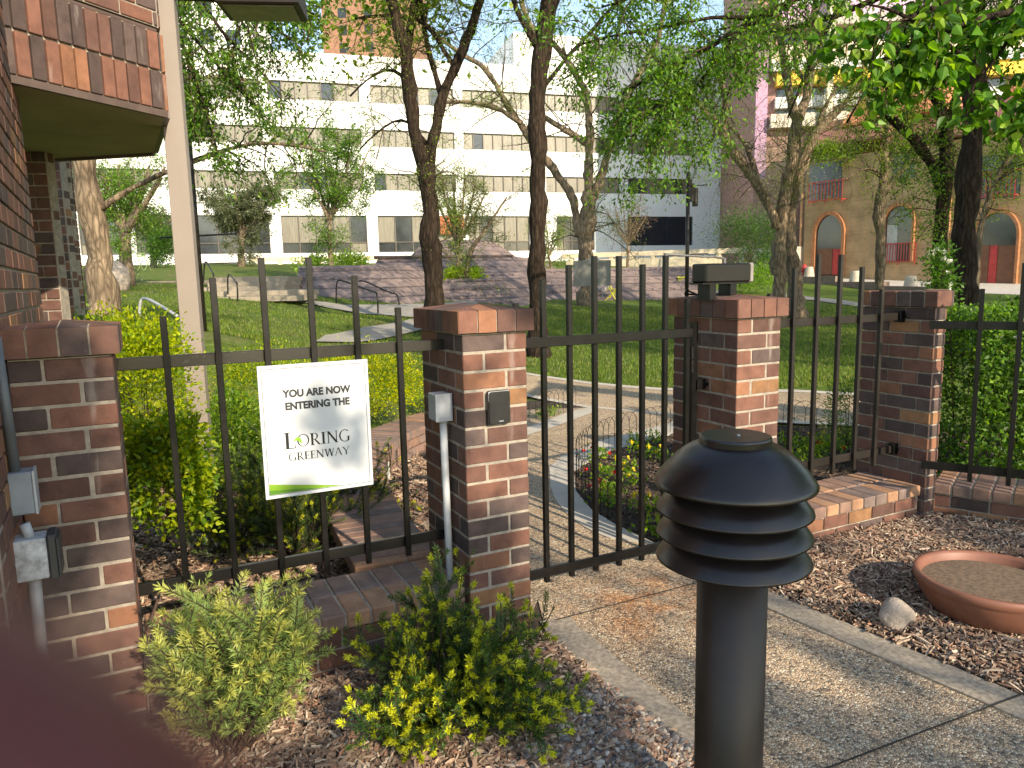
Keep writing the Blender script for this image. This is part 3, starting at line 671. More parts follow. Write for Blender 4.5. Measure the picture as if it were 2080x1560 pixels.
def word(w,u,v,cap,total,first=1.,name='lettering'):
    adv=[];x=0
    for i,c in enumerate(w):
        s=first if i==0 else 1.; P,wd=glyph(c); adv.append((P,x,s)); x+=(wd+.07)*s
    sx=total/(x*cap); mb=MB(); k=0
    for P,x0,s in adv:
        for q in P:
            k+=1; pts=[SS(u,v,.0008+.00002*(k%9))+D1*((x0+a*s-x/2)*cap*sx)+UZ*((b*s-(s-1)*.28)*cap) for a,b in q]
            mb.add(pts,[(0,1,2,3),(3,2,1,0)])
    mb.build(name,M['ink'],T); return sx
word('LORING'[0]+'O'+'RING',.50,.625,.047,.255,1.35)
word('GREENWAY',.505,.728,.031,.235)
# leaf inside the O
mb=MB(); uo,vo=.305,.585
c0=SS(uo,vo,.0012); P=[]
for i in range(9):
    a=i/8; P.append((-.012+.030*a,.004+.013*math.sin(a*math.pi)+.002*a))
for i in range(9):
    a=1-i/8; P.append((-.012+.030*a,.000+.0085*math.sin(a*math.pi)*.9-.014*a*a))
mb.add([c0+D1*a+UZ*b for a,b in P],[tuple(range(len(P)))]); mb.build('leaf_emblem',M['lime'],T)
# ---------------------------------------------------------------- brick building on the left
W0=FL(-1.5,0); wa=math.radians(-28.7); wd=np.array([math.sin(wa),math.cos(wa),0]); wn=np.array([wd[1],-wd[0],0]); W0=W0+wn*.0
T=thing('brick_building','brown brick building with overhanging bay and olive soffit at the left edge','building',W0)
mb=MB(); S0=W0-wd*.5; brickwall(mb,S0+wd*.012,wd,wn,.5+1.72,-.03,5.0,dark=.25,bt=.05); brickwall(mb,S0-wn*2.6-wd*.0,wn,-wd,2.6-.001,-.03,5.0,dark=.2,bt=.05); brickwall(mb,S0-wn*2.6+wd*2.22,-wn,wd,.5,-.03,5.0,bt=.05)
mb.box(S0+wd*1.11-wn*1.36+UZ*2.45,wd,wn,UZ,1.0,1.22,2.5,1); mb.build('wall',[M['brick'],M['mortar']],T)
zS=2.42
A=gz(45,176,zS)[:2];B=gz(333,240,zS)[:2];C=gz(312,311,zS)[:2];D=gz(62,326,zS)[:2]
# pilasters beyond
mb=MB()
for (xa,xb,Y,dp,ln) in ((62,118,5.05,.0,.10),(112,146,6.4,0,.12),(144,158,8.2,0,.15)):
    a=gy(xa,600,Y);b=gy(xb,600,Y); u=np.array([1.,.12,0]);u=nrm(u); n=np.array([u[1],-u[0],0]); L=b[0]-a[0]
    a[2]=0
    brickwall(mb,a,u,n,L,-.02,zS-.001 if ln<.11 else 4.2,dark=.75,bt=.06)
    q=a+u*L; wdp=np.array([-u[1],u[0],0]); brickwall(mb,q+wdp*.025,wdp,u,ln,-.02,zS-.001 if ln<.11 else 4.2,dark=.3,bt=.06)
mb.build('pilaster',[M['brick'],M['mortar']],T)
inner=[A,B,C,D,(D[0]-1.5,D[1]+.3),(A[0]-1.5,A[1]-.2)]
mb=MB(); mb.prism(inner,zS,zS+.02); mb.build('soffit',M['soffit'],T)
cI=np.mean(np.array([A,B,C,D]),0); mb=MB(); mb.prism([tuple(cI+(np.array(q)-cI)*.93) for q in (A,B,C,D)],zS+.021,4.98); mb.build('bay_core',M['mortar'],T)
mb=MB(); pb=bcol
def face(a,b,bt=.05,ext=0.):
    a=np.array([*a,0.]);b=np.array([*b,0.]); u=nrm(b-a); n=np.array([u[1],-u[0],0]); L=np.linalg.norm(b-a)
    a=a-u*ext; L+=ext; o=a+n*.02
    for r in range(2):
        x=0;p=L/17.2
        while x<L-.01:
            e=min(x+p,L); mb.box(o+u*((x+e)/2)-n*.03+UZ*(zS+.035+.203*(r+.5)),u,n,UZ,(e-x)/2-.0045,.038,.096,0,bcol(.3),bev=.0035); x=e
    mb.box(o+u*L/2-n*.05+UZ*(zS+.035+.203),u,n,UZ,L/2,.04,.203,1)
    mb.box(o+u*L/2-n*.05+UZ*(zS+.455),u,n,UZ,L/2,.03,.008,2)
    brickwall(mb,o+n*0.,u,n,L,zS+.468,5.0,dark=.1,bt=.05,zr=.0765)
    mb.box(o+u*L/2-n*.045+UZ*(zS+.0175),u,n,UZ,L/2+.004,.055,.017,2)
face(A,B,ext=.45); face(B,C); 
mb.box(np.array([*((np.array(C)+D)/2),zS-.005]),np.array([*(np.array(C)-D),0]),np.cross(UZ,nrm(np.array([*(np.array(C)-D),0]))),UZ,np.linalg.norm(np.array(C)-D)/2,.012,.014,2)
mb.build('overhang',[M['brick'],M['mortar'],simple('lintel_brown',(.09,.06,.05),.5)],T)
# corner electrics
def wbox(px,py,dn=.05,Y=2.12):
    return gy(px,py,Y)
T=thing('utility_box','grey metal utility box on the conduit in the corner of the brick pier','utility box',gy(44,1000,2.06))
c=gy(46,998,2.06); mb=MB(); mb.box(c,wn,wd,UZ,.030,.036,.062,bev=.003); mb.build('box',simple('box_blue_grey',(.20,.23,.26),.45),T)
mb=MB(); mb.box(c+wn*.033,wn,wd,UZ,.0035,.038,.064,bev=.001); mb.build('cover',M['grey'],T)
mb=MB(); mb.tube([c+UZ*.06+wn*-.012,c+UZ*.45+wn*-.02],.014,12); mb.build('conduit',simple('conduit_dark',(.10,.11,.12),.5),T,smooth=True)
T=thing('outlet_box','pale weathered outlet box with black flip cover below the utility box','outlet box',gy(75,1125,2.02))
c=gy(66,1130,2.02); mb=MB(); mb.box(c,wn,wd,UZ,.040,.040,.060,bev=.003); mb.build('box',simple('weathered_white',(.40,.42,.44),.6,nscale=30,namt=.5),T)
mb=MB(); mb.box(c+wn*.054,wn,wd,UZ,.012,.046,.066,bev=.004); mb.box(c+wn*.068,wn,wd,UZ,.004,.050,.056,bev=.002); mb.build('cover',simple('rubber_black',(.03,.032,.034),.5),T)
mb=MB(); mb.tube([c+UZ*.05,c+UZ*.10+wn*-.01],.014,12); mb.tube([c-UZ*.055+wn*.0,c-UZ*.2-wn*.004,c*np.array([1,1,0])+wn*-.006+UZ*.0],.016,12); mb.build('conduit',M['grey'],T,smooth=True)
# brown cable by the pier
mb=MB(); P=[gy(323,1210,2.75),gy(312,1245,2.65),gy(293,1290,2.55),gy(293,1320,2.5),gy(303,1360,2.45)]; P[-1][2]=0.01
mb.tube(smooth(P,2),.006,8); tag(mb.build('cable',simple('brown_rubber',(.09,.055,.04),.5),smooth=True),'brown cable drooping down beside the shaded brick pier','cable')
# ---------------------------------------------------------------- bollard light
bx,by=.545,1.75
T=thing('bollard_light','dark louvered bollard light standing at the edge of the walk in the foreground','bollard light',(bx,by,0))
c=(bx,by,0); mb=MB(); mb.lathe([(.0865,0),(.0865,.86),(.0001,.862)],c,64); mb.lathe([(.0001,.0),(.0865,0)],c,64); mb.build('post',simple('post_brown_enamel',(.022,.015,.0125),.46,nscale=4,namt=.5,bs=.25,bd=.0015,spec=.4),T,smooth=True)
def ring(prof,name):
    mb=MB(); mb.lathe(prof,c,96); mb.build(name,M['bollard'],T,smooth=True)
def louver(z):   # rim height z
    out=[(.110,z+.060),(.136,z+.052),(.158,z+.038),(.175,z+.020),(.187,z+.003),(.189,z-.002),(.186,z-.003),(.179,z+.003),(.165,z+.018),(.148,z+.033),(.128,z+.045),(.110,z+.053)]
    return out
for i,z in enumerate((.927,.865,.802)): ring(louver(z),'louver')
ring([(.086,1.093),(.106,1.086),(.126,1.074),(.147,1.056),(.167,1.035),(.182,1.016),(.191,1.004),(.1955,.995),(.1945,.990),(.189,.994),(.17,1.01),(.12,1.05),(.06,1.07)],'hood')
mb=MB(); mb.lathe([(.0865,1.080),(.0865,1.106),(.085,1.110),(.081,1.1115),(.0001,1.112)],c,72); mb.build('top_cap',M['bollard'],T,smooth=False)
mb=MB(); mb.lathe([(.004,1.112),(.004,1.115),(.0001,1.1155)],(bx+.005,by-.01,0),10); mb.build('screw',M['grey'],T); mb=MB()
q=gy(1442,946,1.66); mb.tube([q+[0,.02,0],q+[0,-.004,.001]],.005,8); mb.build('screw',M['grey'],T)
mb=MB(); mb.lathe([(.10,.79),(.10,1.03)],c,32); mb.build('lamp_core',simple('core_dark',(.012,.011,.010),.6),T)
# ---------------------------------------------------------------- pot and rock
pc=(2.015,2.93,0); R0=.297; z0=RW
T=thing('plant_pot','round terracotta coloured bowl planter filled with dry soil on the mulch','planter',(pc[0],pc[1],z0))
mb=MB(); mb.lathe([(.0001,z0),(R0*.68,z0),(R0*.78,z0+.02),(R0*.90,z0+.075),(R0*.965,z0+.118),(R0*.975,z0+.128),(R0*.99,z0+.132),(R0,z0+.150),(R0*.995,z0+.163),(R0*.975,z0+.168),(R0*.93,z0+.166),(R0*.90,z0+.155),(R0*.88,z0+.12)],pc,96); mb.build('bowl',M['terra'],T,smooth=True)
mb=MB(); n=36
mb.lathe([(R0*.89,z0+.128),(R0*.7,z0+.134),(R0*.4,z0+.139),(.0001,z0+.137)],pc,48); m=simple('potting_soil',(.22,.15,.10),.95,nscale=70,namt=.5,bs=1.,bd=.01); mb.build('soil',m,T,smooth=True)
def blob(c,r,seed,sub=3,amp=.18,sc=1.):
    import bmesh
    bm=bmesh.new(); bmesh.ops.create_icosphere(bm,subdivisions=sub,radius=1); rs=np.random.RandomState(seed); K=rs.randn(5,3)*1.3;ph=rs.rand(5)*6
    V=[]
    for v in bm.verts:
        p=np.array(v.co); f=1+amp*sum(math.sin(p@K[i]+ph[i]) for i in range(5))/2.2; V.append(p*f*np.array(r)+c)
    F=[tuple(v.index for v in f.verts) for f in bm.faces]; bm.free(); return V,F
p=gz(1822,1268,.04); V,F=blob(p+[0,0,.035],(.078,.062,.058),12,4,.34); mb=MB(); mb.add(V,F); tag(mb.build('rock',M['rock'],smooth=True),'fist sized pale rock on the mulch between the pot and the walk','rock')
# ---------------------------------------------------------------- mulch chips and pebbles
def chips(P,z,L,W,cols,name,kind='stuff',lift=.012,seed=3,thick=.003):
    r=np.random.default_rng(seed); n=len(P)
    a=r.uniform(0,2*np.pi,n); tilt=r.normal(0,.28,n); roll=r.normal(0,.5,n)
    ax=np.stack([np.cos(a)*np.cos(tilt),np.sin(a)*np.cos(tilt),np.sin(tilt)],-1)
    bx_=np.stack([-np.sin(a),np.cos(a),np.zeros(n)],-1)*np.cos(roll)[:,None]+np.array([0,0,1])*np.sin(roll)[:,None]
    nn=np.cross(ax,bx_); C=np.c_[P,np.zeros(n)+z+r.uniform(0,lift,n)]
    l=(L*np.exp(r.normal(0,.45,n)))[:,None]/2; w=(W*np.exp(r.normal(0,.4,n)))[:,None]/2
    ta=thick*r.uniform(.5,1.5,n)[:,None]
    tpr=r.uniform(.3,1,n)[:,None]; bend=nn*l*r.uniform(-.2,.2,n)[:,None]
    a0=C-ax*l-bx_*w*tpr;a1=C-ax*l+bx_*w*tpr;b0=C+ax*l-bx_*w*r.uniform(.2,1,n)[:,None];b1=C+ax*l+bx_*w*tpr*.8
    m0=C-bx_*w+bend+nn*0;m1=C+bx_*w+bend
    col=np.array(cols)[r.integers(0,len(cols),n)]*r.uniform(.7,1.35,n)[:,None]
    mb=MB(); up_=nn*np.sign(nn[:,2:3]+1e-6)*ta
    mb.bulk(np.stack([a0+up_,m0+up_,m1+up_,a1+up_],1),0,col); mb.bulk(np.stack([m0+up_,b0+up_,b1+up_,m1+up_],1),0,col)
    mb.bulk(np.stack([a0-up_,m0-up_,m0+up_,a0+up_],1),0,col*.8); mb.bulk(np.stack([a1+up_,m1+up_,m1-up_,a1-up_],1),0,col*.8)
    mb.bulk(np.stack([m0-up_,b0-up_,b0+up_,m0+up_],1),0,col*.8); mb.bulk(np.stack([m1+up_,b1+up_,b1-up_,m1-up_],1),0,col*.8)
    o=mb.build(name,M['chip']); o['kind']=kind; return o
CH=[(.42,.29,.20),(.32,.21,.145),(.23,.145,.10),(.50,.37,.26),(.16,.10,.07),(.36,.23,.155),(.28,.185,.13),(.60,.48,.36),(.34,.18,.115)]
def scatter(poly,n,r,ex=[]):
    poly=np.array(poly); mn=poly.min(0);mx=poly.max(0); P=r.uniform(mn,mx,(n,2)); k=inpoly(P,poly)
    for e in ex: k&=~inpoly(P,e)
    return P[k]
r=np.random.default_rng(11)
A_=[(-1.75,1.5),(-1.5,2.25),tuple(FL(-1.2,.0)[:2]),tuple(FL(0,.0)[:2]),(.124,2.92),(.535,2.053),(1.0,1.07),(-.6,1.3)]
P=scatter(A_,52000,r); chips(P,.008,.030,.0065,CH,'bark_mulch',seed=5)
Bp=[(1.09,3.5),(1.19,3.28),(1.76,2.39),(2.3,1.9),(3.4,2.0),(4.2,3.4),tuple(FL(3.0,.0)[:2]),tuple(FL(1.75,.05)[:2])]
P=scatter(Bp,60000,r,ex=[[(pc[0]+R0*.75*math.cos(a),pc[1]+R0*.75*math.sin(a)) for a in np.linspace(0,6.28,20)]]); chips(P,zmr(P)+.003,.028,.0055,CH,'bark_mulch',seed=6)
Cp=[tuple(FL(-1.3,.4)[:2]),tuple(FL(.3,.4)[:2]),tuple(FL(.3,3.4)[:2]),tuple(FL(-1.3,3.4)[:2])]
Cp[1]=tuple(FL(.9,.4)[:2]);Cp[2]=tuple(FL(.9,3.4)[:2]);P=scatter(Cp,34000,r,ex=[walk]); chips(P,.008,.034,.008,CH,'bark_mulch',seed=7)
P=scatter(BED,16000,r,ex=[[tuple(FL(1.4,0)[:2]),tuple(FL(3.2,0)[:2]),tuple(FL(3.2,.45)[:2]),tuple(FL(1.4,.45)[:2])]]); chips(P,.006,.022,.008,[(.10,.065,.045),(.07,.045,.03),(.16,.11,.08)],'bed_litter',seed=8)
# pebbles beside the walk
G=[gz(*q)[:2] for q in ((1120,1440),(1180,1400),(1240,1400),(1420,1530),(1480,1640),(1380,1700),(960,1700),(1010,1580),(1090,1500))]
P=scatter(G,4200,r); import bmesh
bm=bmesh.new(); bmesh.ops.create_icosphere(bm,subdivisions=1,radius=1); IV=np.array([v.co[:] for v in bm.verts]); IF=np.array([[v.index for v in f.verts] for f in bm.faces]); bm.free()
def pebbles(P,z,s0,name,cols,lab):
    n=len(P); S=s0*np.exp(r.normal(0,.35,n))[:,None]*np.stack([r.uniform(.8,1.5,n),r.uniform(.7,1.1,n),r.uniform(.45,.8,n)],-1)
    a=r.uniform(0,6.28,n); ca,sa=np.cos(a),np.sin(a); V=IV[None]*S[:,None,:]*(1+r.normal(0,.08,(n,len(IV),1)))
    V=np.stack([V[...,0]*ca[:,None]-V[...,1]*sa[:,None],V[...,0]*sa[:,None]+V[...,1]*ca[:,None],V[...,2]],-1)+np.c_[P,np.full(n,z)][:,None,:]
    T3=V[:,IF].reshape(-1,3,3); col=np.repeat(np.array(cols)[r.integers(0,len(cols),n)]*r.uniform(.7,1.3,n)[:,None],len(IF),0)
    mb=MB(); mb.bulk(T3,0,col); o=mb.build(name,M['stone'],smooth=False); o['kind']='stuff'; return o
PC=[(.36,.31,.26),(.24,.20,.17),(.11,.10,.095),(.32,.18,.12),(.48,.42,.35),(.18,.16,.15),(.38,.26,.18)]
pebbles(P,.016,.0085,'pebbles',PC,'')
P=scatter(A_,900,r); pebbles(P,.014,.006,'pebbles',PC,'')
# ---------------------------------------------------------------- plants
def diamonds(C,ax,nr,L,W,fold=0.):
    """leaf shaped quads: base, side, tip, side"""
    ax=ax/np.linalg.norm(ax,axis=1,keepdims=True); sd=np.cross(ax,nr); sd/=np.linalg.norm(sd,axis=1,keepdims=True)+1e-9
    L=np.asarray(L).reshape(-1,1)*np.ones((len(C),1)); W=np.asarray(W).reshape(-1,1)*np.ones((len(C),1))
    return np.stack([C,C+ax*L*.42+sd*W/2,C+ax*L,C+ax*L*.42-sd*W/2],1)
def leaf6(C,ax,nr,L,W):
    ax=ax/np.linalg.norm(ax,axis=1,keepdims=True); sd=np.cross(ax,nr); sd/=np.linalg.norm(sd,axis=1,keepdims=True)+1e-9; nn=np.cross(sd,ax)
    L=np.asarray(L).reshape(-1,1)*np.ones((len(C),1)); W=np.asarray(W).reshape(-1,1)*np.ones((len(C),1)); u=nn*W*.18; dr=-nn*L*.12
    a=np.stack([C,C+ax*L*.12+sd*W*.30+u*.6,C+ax*L*.34+sd*W*.5+u,C+ax*L*.62+sd*W*.38+u+dr*.4,C+ax*L*.85+sd*W*.13+u*.3+dr*.8,C+ax*L+dr],1)
    b=np.stack([C,C+ax*L+dr,C+ax*L*.85-sd*W*.13+u*.3+dr*.8,C+ax*L*.62-sd*W*.38+u+dr*.4,C+ax*L*.34-sd*W*.5+u,C+ax*L*.12-sd*W*.30+u*.6],1)
    return np.concatenate([a,b])
def pal(n,cols,r,v=.2,w=None):
    c=np.array(cols); i=r.choice(len(c),n,p=w); return np.clip(c[i]*np.exp(r.normal(0,v,(n,1))),0,1)
def rdir(n,r,upb=0.):
    d=r.normal(0,1,(n,3)); d[:,2]+=upb; return d/np.linalg.norm(d,axis=1,keepdims=True)
def yewshrub(name,label,base,targets,r,nl=.017,sub=9,tip=(.30,.34,.02),old=(.030,.075,.018),mid=(.10,.17,.03),tipfrac=.35,stemr=.004,group=None,spl=.10,cat='shrub',fs=1.,nw=.0034,tuft=20):
    T=thing(name,label,cat,base,group); S=MB(); NC=[];NA=[];NN=[];NL=[];CC=[]
    for tg in targets:
        tg=np.asarray(tg,float); b=np.asarray(base,float)+r.normal(0,.03,3)*[1,1,0]; mid_=(b+tg)/2+r.normal(0,.04,3)-[0,0,.03]+[0,0,.05*r.random()]
        n=12; t=np.linspace(0,1,n)[:,None]; C=(1-t)**2*b+2*t*(1-t)*mid_+t*t*tg
        S.tube(C,list(np.linspace(stemr,.0012,n)),5,0)
        L0=np.linalg.norm(tg-b)
        segs=[(C[5:],.0)]
        for k in range(sub):
            u=r.uniform(.30,1); i=min(n-2,int(u*(n-1))); p=C[i]+(C[i+1]-C[i])*r.random(); d=nrm(C[i+1]-C[i])
            sd=nrm(np.cross(d,r.normal(0,1,3))); ll=spl*r.uniform(.5,1.3)*fs; e=p+(d*.75+sd*.75+UZ*.25)*ll; m=(p+e)/2+d*ll*.1
            tt=np.linspace(0,1,6)[:,None]; Q=(1-tt)**2*p+2*tt*(1-tt)*m+tt*tt*e; S.tube(Q,[.0014]*5+[.0008],4,0); segs.append((Q,1.))
        for Q,_ in segs:
            d=np.r_[0,np.cumsum(np.linalg.norm(np.diff(Q,axis=0),axis=1))]; ln=d[-1]; m=max(6,int(ln/.0026)); q=np.linspace(0,ln,m)
            X=np.stack([np.interp(q,d,Q[:,k]) for k in range(3)],-1); t=np.gradient(X,axis=0); t/=np.linalg.norm(t,axis=1,keepdims=True)
            pn=nrm(np.cross(t[0],r.normal(0,1,3))); sg=np.where(np.arange(m)%2==0,1,-1)[:,None]
            side=np.cross(t,pn); side/=np.linalg.norm(side,axis=1,keepdims=True)+1e-9
            ax=side*sg*.8+t*.65+r.normal(0,.22,(m,3))+pn*.15
            NC.append(X);NA.append(ax);NN.append(np.tile(pn,(m,1))+r.normal(0,.3,(m,3))); f=q/ln
            NL.append(nl*r.uniform(.7,1.15,m)*np.where(f>.9,.8,1))
            istip=r.random()<tipfrac
            w=np.clip((f-.60)/.25,0,1)[:,None]*(1. if istip else .15); g=np.clip(f,0,1)[:,None]
            col=np.array(old)*(1-g*.6)+np.array(mid)*g*.6; col=col*(1-w)+np.array(tip)*w; CC.append(col*np.exp(r.normal(0,.18,(m,1))))
            # whorl of needles at the tip
            k=tuft if istip else 10; ax=t[-1]*.9+r.normal(0,.55,(k,3)); NC.append(X[-1]-t[-1]*r.uniform(0,.016,(k,1)));NA.append(ax);NN.append(r.normal(0,1,(k,3)));NL.append(nl*r.uniform(.7,1.1,k))
            CC.append(np.tile(np.array(tip) if istip else np.array(mid),(k,1))*np.exp(r.normal(0,.15,(k,1))))
    C=np.concatenate(NC);mb=MB(); L=np.concatenate(NL); mb.bulk(diamonds(C,np.concatenate(NA),np.concatenate(NN),L,nw),0,np.concatenate(CC))
    S.build('stem',M['twig'],T); mb.build('foliage',M['needle'],T); return T
r=np.random.default_rng(21)
def targs(poly,Y0,Y1,n,edge=.5):
    poly=np.array(poly,float); out=[]
    while len(out)<n:
        p=r.uniform(poly.min(0),poly.max(0))
        if inpoly(p[None],poly)[0]: 
            q=gy(p[0],p[1],r.uniform(Y0,Y1)); 
            if q[2]>.03: out.append(q)
    return out
b1=gz(478,1525); 
yewshrub('yew_shrub','upright feathery light green yew shrub in the mulch at lower left','%s' and b1,targs([(315,1290),(345,1380),(420,1400),(560,1440),(640,1330),(655,1225),(610,1290),(585,1200),(540,1170),(490,1190),(425,1210),(375,1265)],1.95,2.3,50),r,nl=.030,sub=8,nw=.0036,
   tip=(.40,.42,.10),old=(.13,.21,.06),mid=(.26,.34,.09),tipfrac=.6,spl=.12)
b2=gz(905,1440)
yewshrub('yew_shrub','sprawling dark green yew shrub with yellow tips in front of the gate pier',b2,
   targs([(690,1300),(800,1230),(880,1160),(945,1150),(950,1230),(900,1330),(780,1340)],2.25,2.65,26)+targs([(900,1290),(1000,1250),(1080,1260),(1130,1250),(1100,1320),(1010,1340)],2.3,2.7,16)+targs([(1020,1330),(1110,1330),(1150,1390),(1190,1430),(1150,1500),(1080,1520),(980,1500),(950,1400)],2.05,2.35,36)+targs([(700,1480),(770,1400),(870,1385),(940,1450),(900,1530),(800,1520)],2.0,2.2,28),r,nl=.021,sub=9,tuft=34,nw=.0038,
   tip=(.50,.52,.03),old=(.022,.066,.018),mid=(.05,.125,.02),tipfrac=.55,spl=.085)
# yews behind the sign fence
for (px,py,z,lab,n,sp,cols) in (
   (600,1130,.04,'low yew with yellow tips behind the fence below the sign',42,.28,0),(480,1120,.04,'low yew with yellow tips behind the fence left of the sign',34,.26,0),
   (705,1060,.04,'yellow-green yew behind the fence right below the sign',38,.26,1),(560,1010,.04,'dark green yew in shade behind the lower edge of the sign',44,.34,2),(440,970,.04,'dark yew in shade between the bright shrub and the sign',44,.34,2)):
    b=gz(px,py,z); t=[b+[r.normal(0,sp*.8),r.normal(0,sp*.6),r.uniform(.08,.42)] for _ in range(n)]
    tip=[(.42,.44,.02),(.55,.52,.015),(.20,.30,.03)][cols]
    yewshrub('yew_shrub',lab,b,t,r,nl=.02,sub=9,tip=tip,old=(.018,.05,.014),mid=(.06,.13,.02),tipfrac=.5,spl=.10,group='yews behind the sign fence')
def bush(name,label,c,rad,n,L,W,cols,wts=None,r=r,group=None,cat='shrub',stems=10,mat='leaf',clump=.07,shell=.55,flowers=None,six=False,base=None,nclump=None):
    c=np.asarray(c,float); rad=np.asarray(rad,float); base=c*[1,1,0]+[0,0,c[2]-rad[2]] if base is None else base
    T=thing(name,label,cat,base,group); k=nclump or max(12,n//60)
    d=rdir(k,r,.15); q=c+d*rad*(shell+(1-shell)*r.random((k,1))**.5)*(1+.12*r.normal(0,1,(k,1)))
    i=r.integers(0,k,n); P=q[i]+r.normal(0,clump,(n,3)); ax=(P-c)/rad+r.normal(0,.7,(n,3))+[0,0,.3]; nr=rdir(n,r,.8)
    col=pal(n,cols,r,.16,wts)
    mb=MB()
    if six: V=leaf6(P,ax,nr,L*r.uniform(.6,1.2,n),W*r.uniform(.7,1.2,n)); mb.bulk(V,0,np.r_[col,col])
    else: mb.bulk(diamonds(P,ax,nr,L*r.uniform(.6,1.2,n),W*r.uniform(.7,1.2,n)),0,col)
    S=MB()
    for j in range(stems):
        e=q[r.integers(0,k)]; m=(base+e)/2+r.normal(0,.05,3)*rad; t=np.linspace(0,1,8)[:,None]; S.tube((1-t)**2*base+2*t*(1-t)*m+t*t*e,list(np.linspace(.012,.002,8)*max(.3,min(1,rad[2]))),5)
    S.build('stem',M['twig'],T); mb.build('foliage',M[mat],T)
    if flowers:
        nf,sz,fc,nm=flowers; dd=rdir(nf,r,.6); dd[:,1]-=.5; dd/=np.linalg.norm(dd,axis=1,keepdims=True)
        fp=c+dd*rad*1.02
        for p in fp:
            m_=MB(); ns=10; ax=rdir(ns,r,.3); m_.bulk(diamonds(np.tile(p,(ns,1)),ax,rdir(ns,r),sz,sz*.7),0,pal(ns,[fc],r,.06)); m_.build('flower',M['petal'],T)
    return T
LG=[(.26,.36,.015),(.18,.30,.02),(.10,.20,.02),(.34,.40,.02)]
def on(px,py,Y): return gy(px,py,Y)
def bushpx(name,label,px0,px1,py0,py1,Y,n,L,W,cols,**k):
    a=gy(px0,(py0+py1)/2,Y);b=gy(px1,(py0+py1)/2,Y);t=gy((px0+px1)/2,py0,Y);u=gy((px0+px1)/2,py1,Y)
    c=(a+b)/2; c[2]=(t[2]+u[2])/2; rx=(b[0]-a[0])/2; rz=(t[2]-u[2])/2; return bush(name,label,c,(rx,k.pop('ry',rx*.8),rz),n,L,W,cols,**k)
bushpx('broadleaf_shrub','lime green broadleaf shrub glowing in sun just behind the left fence panel',240,430,830,1085,3.2,3600,.036,.022,LG,six=True,clump=.035,stems=20,group='shrubs behind the sign fence',shell=.3)
bushpx('broadleaf_shrub','tall bright yellow-green shrub rising above the shaded brick pier',195,372,640,960,3.9,11000,.026,.015,[(.36,.44,.012),(.28,.38,.015),(.16,.27,.02),(.44,.48,.02)],clump=.045,stems=30,group='shrubs behind the sign fence')
bushpx('broadleaf_shrub','mid green shrub around the foot of the taupe post',350,545,790,1020,5.4,8000,.032,.018,[(.07,.17,.02),(.13,.25,.02),(.22,.32,.02)],clump=.05,stems=14,group='shrubs behind the sign fence')
bushpx('spreading_shrub','yellow-green spreading shrub behind the upper edge of the sign',420,640,715,905,6.2,12000,.026,.014,[(.32,.40,.012),(.2,.3,.02),(.42,.46,.015),(.10,.2,.02)],clump=.06,group='shrubs behind the sign fence')
bushpx('spreading_shrub','yellow tipped spreading shrub between the sign and the gate pier',600,862,722,835,7.0,15000,.026,.014,[(.48,.50,.01),(.30,.38,.015),(.10,.2,.02),(.55,.53,.01)],clump=.06,group='shrubs behind the sign fence')
bushpx('broadleaf_shrub','low green shrub at the foot of the large left tree trunk',90,300,655,760,6.5,5000,.035,.02,[(.07,.17,.02),(.12,.24,.03)],clump=.07,group='shrubs behind the sign fence')
# rose hedge at the right
def hedge():
    c=np.array([3.95,5.35,.72]); T=thing('rose_hedge','dense rose hedge with small white flowers behind the right fence panel','hedge',(c[0],c[1],0)); 
    n=90000; P=r.uniform([-.98,-.85,-.74],[.75,.6,.55],(n,3)); 
    top=.50+.10*np.sin(P[:,0]*5)+.06*np.sin(P[:,0]*13+2); P[:,2]=np.minimum(P[:,2],top); keep=(P[:,1]<-.45+.2*np.sin(P[:,0]*7+P[:,2]*5))|(P[:,2]>top-.16)|(P[:,0]<-.8); P=P[keep]
    kz=.55+.45*np.sin(P[:,0]*9+3*np.sin(P[:,2]*8))*np.sin(P[:,2]*11+1.3); P=P[r.random(len(P))<np.clip(kz+.5,.4,1)]
    rot=np.array([[u4[0],-u4[1]],[u4[1],u4[0]]]); 
    P[:,:2]=P[:,:2]@np.array([[1,0],[0,1]]); Q=P+c; n=len(Q)
    mb=MB(); mb.bulk(diamonds(Q,rdir(n,r,.2)+[-.1,-.4,0],rdir(n,r,.6)+[0,-.5,0],.036*r.uniform(.6,1.3,n),.024*r.uniform(.7,1.2,n)),0,pal(n,[(.06,.15,.018),(.10,.22,.025),(.17,.31,.035),(.035,.09,.015)],r,.18)); mb.build('foliage',M['leaf'],T)
    S=MB()
    for i in range(90):
        x=r.uniform(-.9,.7); b=c+[x,r.uniform(-.7,-.2),-.72]; e=b+[r.normal(0,.15),-.1,r.uniform(.5,1.2)]; S.tube([b,(b+e)/2+r.normal(0,.03,3),e],[.006,.004,.002],5)
    S.build('stem',M['twig'],T)
    for i in range(34):
        F=MB()
        p=c+[r.uniform(-.9,.5),r.uniform(-.75,-.2),r.choice([r.uniform(.34,.56),r.uniform(-.2,.5)],p=[.75,.25])]; p[1]-=.1; ns=12
        F.bulk(diamonds(np.tile(p,(ns,1)),rdir(ns,r)+[0,-.3,.2],rdir(ns,r),.026,.024),0,pal(ns,[(.75,.75,.74)],r,.05)); F.build('flower',M['petal'],T)
hedge()
bushpx('climbing_rose','tall climbing rose spray with white blossoms against the dark trunk',1878,1928,505,640,5.6,1500,.034,.02,[(.10,.22,.03),(.06,.15,.02)],clump=.04,flowers=(16,.028,(.75,.76,.74),'flowers'),ry=.12)
